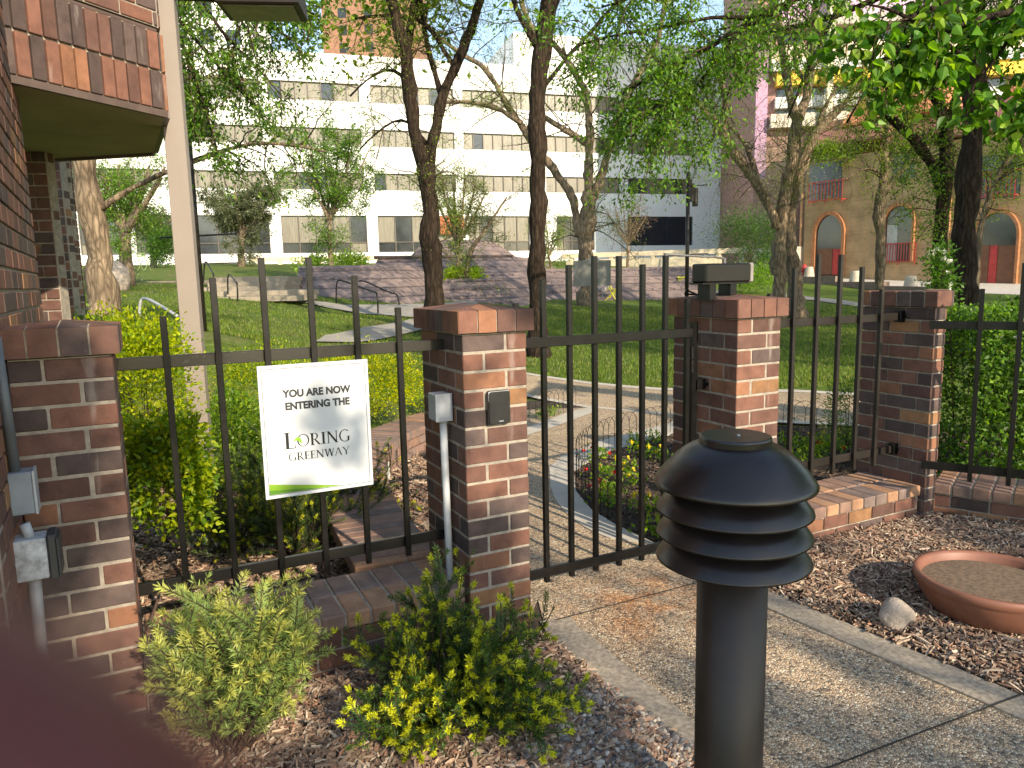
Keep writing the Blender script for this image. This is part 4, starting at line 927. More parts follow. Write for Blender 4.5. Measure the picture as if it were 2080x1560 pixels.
bushpx('garden_shrub','airy green shrub beside the wedge pier beyond the bronze fence',1690,1755,785,905,5.6,1300,.045,.010,[(.10,.20,.05),(.2,.28,.1)],clump=.05,ry=.15)
# flower plants in the soil bed
fl=[(1215,935,'red'),(1222,975,'red'),(1232,1010,'red'),(1270,960,'yel'),(1280,985,'yel'),(1300,925,'yel'),(1335,935,'yel'),(1290,905,'grn'),(1330,900,'grn'),(1310,1040,'yel'),(1235,1030,'grn'),(1330,1090,'grn'),
    (1600,905,'grn'),(1630,915,'grn'),(1665,905,'yel'),(1675,925,'red'),(1700,915,'grn'),(1720,900,'yel'),(1620,940,'grn'),(1100,850,'grn'),(1120,845,'grn'),(1650,935,'grn')]
protos={}
for i,(px,py,k) in enumerate(fl):
    p=gz(px,py,.01)
    if k not in protos:
        T=thing('bedding_plant','','flower',p,'bedding flowers in the soil bed'); n=75
        P=p+np.abs(r.normal(0,1,(n,3)))*0+r.normal(0,1,(n,3))*[.055,.055,.0]+[0,0,.01]+UZ*r.uniform(0,.09,(n,1)); mb=MB()
        mb.bulk(diamonds(P,rdir(n,r,.8),rdir(n,r,1.),.042,.018),0,pal(n,[(.10,.22,.02),(.18,.32,.03),(.28,.40,.03)],r,.15)); mb.build('foliage',M['leaf'],T)
        if k!='grn':
            for _ in range(5):
                F=MB()
                q=p+[r.normal(0,.05),r.normal(0,.05),r.uniform(.07,.13)]; F.bulk(diamonds(np.tile(q,(8,1)),rdir(8,r,.5),rdir(8,r),.022,.018),0,pal(8,[(.62,.03,.015) if k=='red' else (.75,.58,.03)],r,.08)); F.build('flower',M['petal'],T)
        protos[k]=(T,p)
    else:
        T=copy_tree(protos[k][0],p-protos[k][1]); T.rotation_euler=(0,0,0)
    T['label']={'red':'small bedding plants with red flowers scattered in the soil bed','yel':'small bedding plants with yellow flowers scattered in the soil bed','grn':'small bedding plants without flowers scattered in the soil bed'}[k]
# hooped wire edging
def hoops(pts,label,h=.30,w=.105):
    T=thing('wire_edging',label,'edging fence',[*np.mean(np.array(pts),0)[:2],0],'hooped wire edging round the beds'); R=resample(np.array([p[:2] for p in pts]),w)
    mb=MB()
    for i in range(len(R)-2):
        a=np.array([*R[i],.0]);b=np.array([*R[i+2],.0])
        P=[a]+[a+(b-a)*(.5-.5*math.cos(t))+UZ*(h*.7+h*.3*math.sin(t)) for t in np.linspace(0,math.pi,9)]+[b]; mb.tube(P,.0022,5)
        a=np.array([*R[i],.0]);b=np.array([*R[i+1],.0]); P=[a]+[a+(b-a)*(.5-.5*math.cos(t))+UZ*(h*.35+h*.15*math.sin(t)) for t in np.linspace(0,math.pi,7)]+[b]; mb.tube(P,.0018,4)
    mb.build('wire_hoops',M['black'],T); return T
hoops([gz(*q) for q in ((1415,868),(1340,886),(1245,912),(1195,935),(1170,965),(1172,1000),(1205,1042),(1250,1072),(1300,1095))],'black hooped wire edging round the flower bed behind the gate')
hoops([gz(*q) for q in ((1590,872),(1660,880),(1740,886),(1800,890))],'black hooped wire edging along the bed behind the bronze fence')
hoops([gz(*q) for q in ((1075,860),(1120,850),(1170,832))],'small black hooped wire edging left of the gate at the far bed')
# ---------------------------------------------------------------- distant buildings
FD=np.array([math.sin(math.radians(74)),math.cos(math.radians(74)),0]); FN=np.array([FD[1],-FD[0],0]); FA=gy(763,300,60)*[1,1,0]
class Plane:
    def __init__(s,A,u): s.A=np.asarray(A,float)*[1,1,0]; s.u=nrm(u); s.n=np.array([s.u[1],-s.u[0],0])
    def tz(s,px,py):
        d=ray(px,py); q=d*(((s.A-[0,0,EYE])@s.n)/(d@s.n))+[0,0,EYE]; return float((q-s.A)@s.u),float(q[2])
    def P(s,t,z,o=0.): return s.A+s.u*t+s.n*o+UZ*z
    def box(s,mb,t0,t1,z0,z1,o0,o1,mat=0,col=(1,1,1)): mb.box(s.P((t0+t1)/2,(z0+z1)/2,(o0+o1)/2),s.u,s.n,UZ,abs(t1-t0)/2,abs(o1-o0)/2,abs(z1-z0)/2,mat,col)
F=Plane(FA,FD)
T=thing('office_building','long white office building with bands of beige blinded windows','building',F.P(0,2))
tx=lambda px,py=280: F.tz(px,py)[0]
rows=[(16.9,15.53),(13.52,12.2),(10.16,8.82)]
bays=[(60,150),(160,322),(338,535),(552,735),(757,924),(942,1081),(1108,1259),(1276,1407)]
gb=[(60,150),(160,262),(274,548),(572,746),(768,941),(951,1076),(1131,1208)]
T0,T1=tx(-60),tx(1531); top=19.03
mb=MB(); zz=[top]+[v for r_ in rows for v in r_]
edges=[top,16.9,15.53,13.52,12.2,10.16,8.82,6.85]
for a,b in ((top,16.9),(15.53,13.52),(12.2,10.16),(8.82,6.85)): F.box(mb,T0,T1,b,a,0,-.6)
for zt,zb in rows:
    cur=T0
    for a,b in bays:
        F.box(mb,cur,tx(a,(300)),zb,zt,-.003,-.6); cur=tx(b,300)
    F.box(mb,cur,T1,zb,zt,-.003,-.6)
cur=T0
for a,b in gb:
    F.box(mb,cur,tx(a,470),3.93,6.85,-.003,-.6); cur=tx(b,470)
v0,v1=tx(1275,470),tx(1407,470)
F.box(mb,cur,v0,3.93,6.85,-.003,-.6); F.box(mb,v1,T1,3.93,6.85,-.003,-.6); F.box(mb,v0,v1,3.93,4.3,-.003,-.6)
F.box(mb,T0,T1,.5,3.93,0,-.6); F.box(mb,T0,T1,.5,top-.3,-9.,-9.3); F.box(mb,T1-.3,T1,.5,top,-.6,-9); F.box(mb,T0,T1,top-.6,top-.3,-.6,-9)
mb.build('wall',M['white'],T)
r2=np.random.default_rng(5)
def window(a,b,zb,zt,n,tr=None,dark=.1):
    f=MB(); w=.05; F.box(f,a,b,zt-w,zt,-.10,-.22); F.box(f,a,b,zb,zb+w,-.10,-.22)
    for i in range(n+1):
        x=a+(b-a)*i/n; x=min(max(x,a+.03),b-.03); F.box(f,x-.035,x+.035,zb+w,zt-w,-.10,-.22)
    if tr: F.box(f,a,b,tr-.03,tr+.03,-.09,-.21)
    fo=f.build('window',M['frame'],T); g=MB()
    for i in range(n):
        x0,x1=a+(b-a)*i/n,a+(b-a)*(i+1)/n
        if tr: F.box(g,x0,x1,tr,zt,-.2,-.24,1 if r2.random()>dark else 0); F.box(g,x0,x1,zb,tr,-.2,-.24,0 if r2.random()<.65 else 1)
        else: F.box(g,x0,x1,zb,zt,-.2,-.24,0 if r2.random()<dark else 1,(1,1,1))
    g.build('pane',[M['glass'],M['blindp']],fo)
def blindp():
    m,nt,o=newmat('vertical_blinds'); c=coords(nt); sp=nt.nodes.new('ShaderNodeTexNoise'); mp=nt.nodes.new('ShaderNodeMapping'); mp.inputs['Scale'].default_value=(7,7,.15); nt.links.new(c,mp.inputs[0]); nt.links.new(mp.outputs[0],sp.inputs[0]); sp.inputs['Detail'].default_value=3
    cc=ramp(nt,sp.outputs[0],[(.3,(.11,.10,.075)),(.65,(.24,.22,.17))]); pbsdf(nt,o,cc,.3,0,None,.6); return m
M['blindp']=blindp()
for zt,zb in rows:
    for a,b in bays: window(tx(a,300),tx(b,300),zb,zt,7 if b-a>120 else 5)
for i,(a,b) in enumerate(gb): window(tx(a,470),tx(b,470),3.93,6.85,5,4.75,dark=1. if i in(1,2,6) else .15)
g=MB(); 
for k in range(20): F.box(g,v0,v1,4.32+k*.125,4.38+k*.125,-.05,-.2)
F.box(g,v0,v1,4.3,6.85,-.22,-.3); F.box(g,(v0+v1)/2+.6-.04,(v0+v1)/2+.6+.04,4.3,6.85,-.02,-.2); g.build('louver_vent',simple('vent_blue_black',(.025,.03,.045),.5,nscale=2),T)
# upper volume set back on the right
U0,U1=tx(1052,120),tx(1531,120)
mb=MB(); zt=F.tz(1300,84)[1]+.4; F.box(mb,U0,U1-.02,top-.25,zt,-1.2,-10); mb.build('penthouse',M['white'],T)
mb=MB(); a,z=F.tz(893,440);b,z2=F.tz(942,476); F.box(mb,a,b,z2,z,.1,.22); mb.build('banner',simple('banner_orange',(.50,.13,.05),.6,nscale=2,namt=.5),T)
# white tower upper left
def tower(name,label,px0,px1,Y,ang,z1,wallmat,cols,rws,z0r,dz,wh,wf=.6,depth=12,winmat='glass'):
    A=gy(px0,100,Y); d=np.array([math.cos(math.radians(ang)),math.sin(math.radians(ang)),0]); Q=Plane(A,d); t1=Q.tz(px1,100)[0]
    T=thing(name,label,'building',A*[1,1,0]); mb=MB(); Q.box(mb,0,t1,0,z1,0,-depth); mb.build('wall',wallmat,T)
    for r_ in range(rws):
        for c_ in cols:
            g=MB(); z=z0r+r_*dz; Q.box(g,t1*(c_-wf/2),t1*(c_+wf/2),z,z+wh,.03,-.05); g.build('window',M[winmat],T)
            
    return Q,t1,T
tower('white_tower','tall white tower behind the office building at upper left','' or 330,513,95,6,60,M['white'],[.2,.5,.8],10,28,3.2,1.8,.16)
tower('brick_tower','tall brown brick tower beyond the white office building','' or 657,846,140,-4,90,bandbrick('tower_brick',(.33,.17,.11),(.28,.14,.09),(.33,.2,.14),bw=.6,bh=.25,ms=.03),[.22,.5],14,40,3.0,1.7,.09)
# colourful stepped tower that shades the right part of the office
pl=lambda n,c:simple(n,c,.8,nscale=1.5,namt=.1,bs=.1)
A=gy(1537,100,52); Q=Plane(A,(1,-.12,0)); t1=Q.tz(2350,100)[0]
T=thing('banded_tower','tall multicoloured tower with cream, yellow and lilac bands behind the trees','building',A*[1,1,0])
mb=MB(); Q.box(mb,0,t1,0,34,0,-14); mb.build('wall',simple('tower_pink_brown',(.33,.19,.17),.85,nscale=2,namt=.12),T)
bands=[(0,-20,16,(.55,.55,.56)),(0,16,46,(.55,.36,.52)),(0,46,64,(.40,.36,.33)),(1,96,132,(.72,.60,.45)),(1,150,178,(.72,.48,.07)),(1,132,150,(.6,.62,.62)),(1,200,222,(.58,.60,.58)),(0,235,262,(.62,.56,.46))]
for i,(k,y0,y1,col) in enumerate(bands):
    a,z1_=Q.tz(1600,y0);b,z0_=Q.tz(1600,y1); mb=MB(); Q.box(mb,Q.tz(1565 if i%2 else 1575,100)[0],t1-.5*i,z0_,z1_,.0,.5+.2*(i%3)); mb.build('balcony_band',pl('band_paint',col),T)
for y0,y1 in ((66,94),(180,199),(224,233)):
    z1_=Q.tz(1600,y0)[1];z0_=Q.tz(1600,y1)[1]
    for px in range(1580,2300,60):
        mb=MB(); Q.box(mb,Q.tz(px,100)[0],Q.tz(px+46,100)[0],z0_,z1_,.0,.06); mb.build('window',M['glass'],T)
mb=MB(); Q.box(mb,Q.tz(1537,100)[0]-.02,Q.tz(1560,100)[0],8,Q.tz(1540,90)[1],.0,.3); mb.build('corner_column',pl('column_lilac',(.42,.25,.36)),T)
mb=MB(); Q.box(mb,Q.tz(1672,100)[0],Q.tz(1684,100)[0],8,30,.9,1.3); mb.build('round_column',pl('column_cream',(.66,.60,.45)),T)
# tan courtyard building
A=gy(1632,500,47); B=gy(2200,500,35.5); W=Plane(A,(B-A)*[1,1,0]); t1=float(np.linalg.norm((B-A)[:2]))
T=thing('tan_brick_house','tan brick two storey building with arched doors and maroon roof on the right','building',A*[1,1,0])
tan=bandbrick('tan_brick',(.46,.30,.155),(.39,.25,.125),(.36,.26,.16),bw=.22,bh=.085,ms=.010)
ze=W.tz(1860,296)[1]; mb=MB(); W.box(mb,0,t1,-.5,ze,0,-6); mb.build('wall',tan,T)
def arch(x0,x1,ys,yt,yb,mat,o,name,parent):
    a,_=W.tz(x0,ys);b,zs=W.tz(x1,ys);zt=W.tz((x0+x1)/2,yt)[1];zb=W.tz((x0+x1)/2,yb)[1]; P=[(a,zb),(b,zb)]
    for i in range(13):
        an=math.pi*i/12; P.append(((a+b)/2+(b-a)/2*math.cos(an),zs+(zt-zs)*math.sin(an)))
    n=len(P); V=[W.P(x,z,o) for x,z in P]+[W.P(x,z,-.02) for x,z in P]; m=MB(); m.add(V,[tuple(range(n)),tuple(range(n,2*n))[::-1]]+[(i,i+n,(i+1)%n+n,(i+1)%n) for i in range(n)]); return m.build(name,mat,parent)
def archring(X0,X1,ys,YT,x0,x1,yt,yb):
    zs=W.tz((x0+x1)/2,ys)[1]; zb=W.tz((x0+x1)/2,yb)[1]; m=MB()
    def pts(a,b,top):
        a=W.tz(a,ys)[0];b=W.tz(b,ys)[0];zt=W.tz((x0+x1)/2,top)[1]; return [(b,zb)]+[((a+b)/2+(b-a)/2*math.cos(math.pi*i/14),zs+(zt-zs)*math.sin(math.pi*i/14)) for i in range(15)]+[(a,zb)]
    O=pts(X0,X1,YT);I=pts(x0,x1,yt)
    for i in range(len(O)-1):
        q=[O[i],O[i+1],I[i+1],I[i]]; V=[W.P(x,z,.24) for x,z in q]+[W.P(x,z,-.02) for x,z in q]; m.add(V,[(0,1,2,3),(4,7,6,5),(0,4,5,1),(1,5,6,2),(2,6,7,3),(3,7,4,0)])
    m.build('arch_surround',org,T)
red=simple('red_paint',(.42,.035,.03),.5,nscale=3); bd=simple('door_brown',(.16,.065,.03),.6,nscale=3); org=simple('arch_brick',(.36,.15,.065),.8,nscale=6,namt=.3)
def rects(name,mat,*q,parent=None,o0=0.,o1=.05):
    m=MB()
    for x0,y0,x1,y1 in q:
        a,z1_=W.tz(x0,y0);b,_=W.tz(x1,y0);z0_=W.tz(x0,y1)[1]; W.box(m,a,b,z0_,z1_,o0,o1)
    return m.build(name,mat,parent or T)
for (x0,x1,ys,yt,yb,sp) in ((1660,1713,475,437,560,505),(1985,2068,480,432,578,498)):
    archring(x0-7,x1+6,ys,yt-8,x0,x1,yt,yb)
    d=arch(x0,x1,ys,yt,yb,M['glass'],.075,'arched_door',T)
    if x0<1900:
        rects('door_leaf',bd,(1664,506,1693,558),parent=d,o0=.08,o1=.12); rects('door_leaf',red,(1694,506,1711,558),parent=d,o0=.08,o1=.12)
    else:
        rects('door_leaf',bd,(1987,499,2012,578),(2030,499,2066,578),parent=d,o0=.08,o1=.12); rects('door_leaf',red,(2013,499,2029,578),parent=d,o0=.08,o1=.13)
archring(1795,1861,448,412,1801,1856,419,532); w=arch(1801,1856,448,419,532,M['glass'],.05,'arched_window',T); rects('shutter',simple('pale_shutter',(.38,.40,.37),.6),(1804,458,1825,531),parent=w,o0=.055,o1=.08)
def railing(x0,x1,y0,y1,o=.5,n=10):
    m=MB(); a,zt=W.tz(x0,y0);b,_=W.tz(x1,y0);zb=W.tz(x0,y1)[1]
    W.box(m,a,b,zt-.05,zt,o,o+.05);W.box(m,a,b,zb,zb+.05,o,o+.05)
    for i in range(n+1):
        x=a+(b-a)*i/n; W.box(m,x-.02,x+.02,zb-(.2 if i in(0,n,n//2) else 0),zt,o+.01,o+.04)
    if o>.2:
        for x in(a,b): W.box(m,x-.02,x+.02,zt-.05,zt,0,o); W.box(m,x-.02,x+.02,zb,zb+.05,0,o)
    return m.build('balcony_railing',red,T)
rects('loggia',M['glass'],(1645,335,1712,408),o1=.02); railing(1655,1722,373,412,.6)
rects('window',M['glass'],(1814,317,1861,366),o1=.03); railing(1800,1862,495,533,.12,11)
rects('loggia',M['glass'],(1993,318,2078,405),o1=.02); railing(1990,2073,353,404,.6)
rects('downpipe',simple('copper_pipe',(.50,.27,.13),.5),(1632,300,1635,565),(1937,300,1940,572),o0=.0,o1=.12)
mr_=simple('maroon_roof',(.26,.10,.085),.7,nscale=3,namt=.25); orr=simple('sunlit_orange_roof',(.62,.22,.11),.7,nscale=3,namt=.2)  # upper slopes given a brighter orange for the sun on them
def roof(x0,x1,ye,yr,o0,dep,mat,base=None):
    a,z0_=W.tz(x0,ye);b,_=W.tz(x1,ye); z1_=W.tz(x0,yr)[1]; m=MB(); V=[W.P(a,z0_,o0),W.P(b,z0_,o0),W.P(b-.1,z1_,o0-dep),W.P(a+.1,z1_,o0-dep),W.P(a,z0_-.15,o0),W.P(b,z0_-.15,o0),W.P(b,z0_-.15,o0-dep*2),W.P(a,z0_-.15,o0-dep*2)]
    m.add(V,[(0,1,2,3),(4,5,1,0),(5,6,2,1),(7,4,0,3),(6,7,3,2),(4,7,6,5)]); return m.build('roof',mat,T)
roof(1628,1800,303,240,.5,3.,mr_); roof(1796,2220,296,225,.45,3.,mr_); roof(1690,1890,250,165,-1.,3.,orr); roof(1985,2220,250,135,-1.2,3.,orr)
# ---------------------------------------------------------------- plaza surfaces
def gp(*q): return [gt(*p)[:2] for p in q]
sheet('plaza_pavement',gp((1436,556),(1600,566),(1760,580),(1880,592),(2076,600))+[(26,30),(30,38),(24,44)]+gp((1650,561),(1560,556)),.02,M['walkc'],1.5)
sheet('lawn_path',gp((1010,606),(1200,602),(1460,596),(1460,590),(1200,594),(1010,600)),.03,M['grayc'],.8)
sheet('lawn_path',gp((1595,605),(1760,627),(1960,650),(1960,640),(1760,618),(1595,598)),.03,M['grayc'],.8)
sheet('lawn_path',gp((640,697),(760,694),(860,672),(900,655),(900,632),(820,655),(740,668),(660,684)),.03,M['grayc'],.6)
sheet('lawn_path',gp((520,610),(620,618),(740,640),(860,648),(1010,606),(900,618),(700,622),(560,602)),.035,M['grayc'],.8)
# kerb between lawn and plaza
K=[gt(*p) for p in ((1440,560),(1560,569),(1700,580),(1800,592),(1900,602))]; mb=MB()
for a,b in zip(K[:-1],K[1:]):
    m=(a+b)/2; d=nrm((b-a)*[1,1,0]); n=np.array([d[1],-d[0],0]); mb.box(m+UZ*.10,d,n,UZ,np.linalg.norm((b-a)[:2])/2,.15,.22)
tag(mb.build('kerb_wall',simple('kerb_brown',(.20,.14,.11),.9,nscale=4)),'low brown kerb wall between the lawn and the plaza','kerb')
# cone bollards
cm=simple('cast_concrete',(.42,.37,.30),.9,nscale=6,namt=.25,bs=.3)
proto=None
for i,(px,yb,lab) in enumerate(((1850,590,'largest concrete cone bollard, right behind the wedge pier'),(1737,578,'concrete cone bollard seen between two bronze pickets'),(1643,569,'concrete cone bollard in front of the small arched door'),(1552,566,'concrete cone bollard left of the twin trunked tree'),(1346,552,'concrete cone bollard behind the gate near the balustrade'))):
    p=onH(px,[33,38.5,43.5,47,49][i]); 
    if proto is None:
        proto=thing('cone_bollard',lab,'bollard',p,'concrete cone bollards on the plaza'); mb=MB(); mb.lathe([(.34,-.1),(.33,.05),(.22,.72),(.20,.76),(.0001,.77)],p,24); mb.build('cone',cm,proto,smooth=False); pp=p
    else: copy_tree(proto,p-pp,lab)
# balustrade and blocks
def wbar(name,label,cat,x0,x1,y0,y1,Y0,Y1,dep,mat,extra=None,group=None):
    a=gy(x0,y1,Y0);b=gy(x1,y1,Y1);P_=Plane(a,(b-a)*[1,1,0]); zt=P_.tz((x0+x1)/2,y0)[1]; zb=P_.tz((x0+x1)/2,y1)[1]; L_=float(np.linalg.norm((b-a)[:2])); T=thing(name,label,cat,a*[1,1,0]+UZ*zb,group); m=MB(); P_.box(m,0,L_,zb,zt,0,-dep); m.build('beam' if extra else 'body',mat,T)
    if extra:
        q=MB()
        for i in range(extra[0]):
            x=L_*(i+.5)/extra[0]; q=MB(); P_.box(q,x-.15,x+.15,zb-extra[1],zb,-.05,-dep+.05); q.build('post',mat,T)
    return T
cream=simple('cream_concrete',(.62,.52,.37),.8,nscale=1,namt=.08); 
wbar('balustrade','long cream balustrade beam on short posts in front of the white building','balustrade',1140,1530,509,519,56,51,.5,cream,(9,.9))
wbar('parapet_wall','cream parapet wall below the balustrade behind the gate','wall',1150,1465,524,556,54,50,.3,cream)
wbar('concrete_block','tall plain concrete planter wall right of the balustrade','wall',1527,1612,503,556,49,46.5,1.5,simple('block_concrete',(.42,.38,.32),.9,nscale=2))
wbar('balustrade','cream balustrade with arched posts behind the left planting','balustrade',505,790,521,530,52,55,.5,cream,(7,.9))
wbar('ledge','white ledge at the foot of the office building','ledge',200,520,518,535,56,56,.6,M['white'])
# fountain pyramids
fb=bandbrick('fountain_brick',(.25,.185,.165),(.19,.145,.14),(.11,.085,.08),bw=.7,bh=.30,ms=.022); fs_=simple('shingle_brick',(.17,.13,.13),.85,nscale=4,namt=.25); fl_=bandbrick('fountain_slate',(.22,.19,.155),(.19,.165,.135),(.23,.2,.17),bw=.5,bh=.2,ms=.02)
def frustum(name,label,bot,topq,cat='fountain',rows=None,planter=False,leftlight=False):
    """bot/topq: 4 points front-left, front-right, back-right, back-left"""
    T=thing(name,label,cat,np.mean(bot,0),'brick fountain pyramids'); m=MB(); V=list(bot)+list(topq); fc=[(0,1,5,4),(1,2,6,5),(2,3,7,6),(3,0,4,7),(4,5,6,7)]
    for i,f in enumerate(fc): m.add([V[j] for j in f],[(0,1,2,3)],1 if (i==3 and leftlight) else 0)
    s=m
    for (a,b,c,d),nr_,nc_ in ([((0,1,5,4),rows[0],rows[1]),((3,0,4,7),rows[0],rows[2])] if rows else []):
        A_,B_,C_,D_=[np.array(V[k]) for k in(a,b,c,d)]; n=nrm(np.cross(B_-A_,D_-A_)); 
        for i in range(nr_):
            v=(i+.6)/nr_
            for j in range(nc_):
                u=(j+.5+.25*(i%2))/nc_; 
                if u>.97: continue
                p=(A_*(1-u)+B_*u)*(1-v)+(D_*(1-u)+C_*u)*v; e=nrm(B_-A_); s.box(p+n*.02,e,np.cross(n,e),n,.085,.045,.035,2); s.box(p+n*.02+e*.085-np.cross(n,e)*.04,e,np.cross(n,e),n,.02,.085,.035,2)
    m.build('slope',[fb,fl_,fs_],T)
    return T
g_=lambda px,py,Y:gy(px,py,Y)
def back(p,dx,dy,z=None): q=np.array(p,float)+[dx,dy,0]; return q
def mk(name,label,bl,br,tl,tr,db,dt,**k):
    bl,br,tl,tr=[g_(*q) for q in(bl,br,tl,tr)]; zt=(tl[2]+tr[2])/2; tl[2]=tr[2]=zt; zb=min(bl[2],br[2])-.4
    for q in (bl,br): 
        pass
    return frustum(name,label,[bl-UZ*.3,br-UZ*.3,back(br,db*.3,db)-UZ*.3,back(bl,db*.3,db)-UZ*.3],[tl,tr,back(tr,dt*.3,dt),back(tl,dt*.3,dt)],**k)
mk('fountain_mound','large stepped brick pyramid of the dry fountain in the middle',(700,612,31),(1112,612,30.5),(768,524,37),(1034,522,37),14,6,rows=(6,17,10),leftlight=True)
mk('fountain_mound','small upper tier on top of the large brick pyramid',(822,521,39),(1005,520,39),(862,488,41),(975,488,41),6,2.5,rows=(3,9,6))
mk('fountain_mound','sloped brick fountain block with handrails in front of it, left of the pier',(590,612,23.),(862,640,22.3),(607,541,26.5),(768,538,26.5),8,5,rows=(5,10,8),leftlight=True)
mk('fountain_mound','small brick pyramid with a planted top behind the gate pier',(862,634,24.5),(1085,618,25),(905,566,27.5),(1003,565,27.5),5,2,rows=(5,9,6))
mk('fountain_mound','long sloped brick fountain block behind the gate pickets',(1098,612,29),(1425,604,30),(1108,545,33),(1402,542,33.5),8,5,rows=(4,14,6))
mb=MB(); a=g_(760,523,36.9);b=g_(1042,521,36.9); mb.tube([a,b],.10,6); tag(mb.build('stone_ledge',simple('ledge_dark',(.10,.07,.06),.8)),'thin dark ledge along the top of the large brick pyramid','ledge')
# stairs left
def stairs(label,px,py,Y,w,n,rise=.15,run=.40):
    p=gy(px,py,Y); T=thing('steps',label,'steps',p,'concrete steps beside the fountain'); 
    for i in range(n):
        m=MB(); m.box(p+[0,run*(i+.5)*1+.8,rise*(i+.5)-.0],(1,.05,0),(-.05,1,0),UZ,w/2-.05*i,run/2+.8,rise/2-.002); m.build('tread',M['conc'],T)
stairs('lower flight of concrete steps left of the fountain block',515,613,20.5,2.6,2)
stairs('upper flight of concrete steps behind the black stair rail',490,592,22.5,2.5,3)
stairs('broad concrete steps behind the left lawn',350,584,27,6.,2,.12,.5)
def handrail(label,pts,Y,mat='black',rr=.022):
    P=[gy(x,y,Y+dy) for x,y,dy in pts]; m=MB(); m.tube(smooth(P,2),rr,7); tag(m.build('handrail',M[mat],smooth=True),label,'handrail','stair handrails')
handrail('black handrail bent over the lower concrete steps',[(463,598,0),(462,560,0),(467,556,0),(478,572,-.6),(482,574,-.8),(483,612,-.8)],20.5)
handrail('black handrail at the upper concrete steps by the taupe post',[(413,575,0),(415,533,0),(420,531,0),(431,553,-.6),(434,556,-.8),(434,590,-.8)],22.5)
handrail('left black handrail in front of the sloped fountain block',[(683,616,0),(683,571,0),(692,568,0),(755,592,-.7),(767,594,-1),(768,636,-1)],20)
handrail('right black handrail in front of the sloped fountain block',[(728,571,0),(740,570,0),(790,594,-.6),(808,597,-.9),(811,619,-.9)],21)
handrail('grey green handrail rising from the bright shrub on the left lawn',[(283,650,0),(284,612,0),(293,604,0),(318,616,-.4),(360,642,-.8)],10.5,'grey')
# standing sign board near the trunk
p=gy(1203,582,22); T=thing('notice_board','grey notice board with arched top standing in front of the pale trunk','notice board',[p[0],p[1],h1(p[0],p[1])])
a=gy(1165,582,22);b=gy(1241,582,22);c=gy(1241,526,22); w_=b[0]-a[0]; h_=c[2]-b[2]; P=[(0,0),(w_,0),(w_,h_*.93),(w_*.72,h_*.94),(w_*.5,h_*1.08),(w_*.28,h_*.94),(0,h_*.93)]; n=len(P)
V=[a+[x,0,z] for x,z in P]+[a+[x,.06,z] for x,z in P]; m=MB(); m.add(V,[tuple(range(n)),tuple(range(n,2*n))[::-1]]+[(i,i+n,(i+1)%n+n,(i+1)%n) for i in range(n)]); m.build('board',simple('board_grey',(.17,.17,.16),.7,nscale=3),T)
m=MB(); m.tube([a+[w_*.56,.09,-.02-(a[2]-h1(p[0],p[1]))],a+[w_*.56,.09,h_*.8]],.045,8); m.build('post',M['grey'],T)
# folding bistro chairs and table
def chair(label,px,Y,col,rot=0.,s=1.):
    p=onH(px,Y); T=thing('folding_chair',label,'folding chair',p,'folding bistro chairs'); ca,sa=math.cos(rot),math.sin(rot); Lq=lambda x,y,z:p+np.array([x*ca-y*sa,x*sa+y*ca,z])*s
    m=MB()
    for x in(-.2,.2): m.tube([Lq(x,-.22,0),Lq(x,.05,.45),Lq(x,.22,.86)],.02,6); m.tube([Lq(x*.9,.24,0),Lq(x*.9,-.2,.45)],.02,6)
    m.build('frame',col,T); m=MB()
    for i in range(5): m.box(Lq(0,-.18+i*.09,.46),(ca,sa,0),(-sa,ca,0),UZ,.2,.032,.01)
    m.build('seat',col,T); m=MB()
    for z in(.68,.80): m.box(Lq(0,.16+(z-.68)*.4,z),(ca,sa,0),(-sa,ca,0),UZ,.2,.012,.035)
    m.build('backrest',col,T)
ye=simple('yellow_enamel',(.62,.58,.03),.4); be=simple('teal_enamel',(.08,.27,.33),.4); ge=simple('green_enamel',(.18,.26,.10),.4)
chair('yellow folding chair beside the right lamp post',1391,32,ye,.5); chair('yellow folding chair under the gate operator box',1438,33,ye,-.6); chair('yellow folding chair beside the notice board',1243,30,ye,1.2); chair('grey folding chair at the trunk behind the gate',1222,30.5,M['grey'],-1.)
chair('green folding chair on the left terrace beside the trunk',252,27,ge,.3); chair('green folding chair on the left terrace seen side on',272,28,ge,1.5); chair('small green folding chair at the terrace back',295,36,ge,3.)
p=onH(1409,32.6); T=thing('bistro_table','teal folding bistro table between the yellow chairs','table',p); m=MB(); m.lathe([(.0001,.70),(.33,.70),(.34,.715),(.33,.73),(.0001,.73)],p,24); m.build('table_top',be,T)
m=MB()
for s_ in(-1,1): m.tube([p+[-.27,s_*.2,0],p+[.24,s_*.2,.7]],.02,6); m.tube([p+[.27,s_*.2,0],p+[-.24,s_*.2,.7]],.02,6)
m.build('leg_frame',be,T)
p=onH(1633,44); T=thing('fire_hydrant','red fire hydrant beside the twin trunks at the plaza','hydrant',p); m=MB(); m.lathe([(.2,0),(.2,.06),(.13,.08),(.13,.62),(.18,.64),(.17,.72),(.10,.84),(.04,.9),(.0001,.92)],p,16); m.tube([p+[-.26,0,.5],p+[.26,0,.5]],.07,10); m.build('body',simple('hydrant_red',(.38,.03,.03),.5),T)
V,F_=blob(gy(518/1*1,560,24)*0+gt(232,590)+[0,0,.3],(.5,.4,.6),8,2,.12); m=MB(); m.add(V,F_); tag(m.build('boulder',M['rock'],smooth=True),'upright pale boulder by the left terrace steps','boulder')
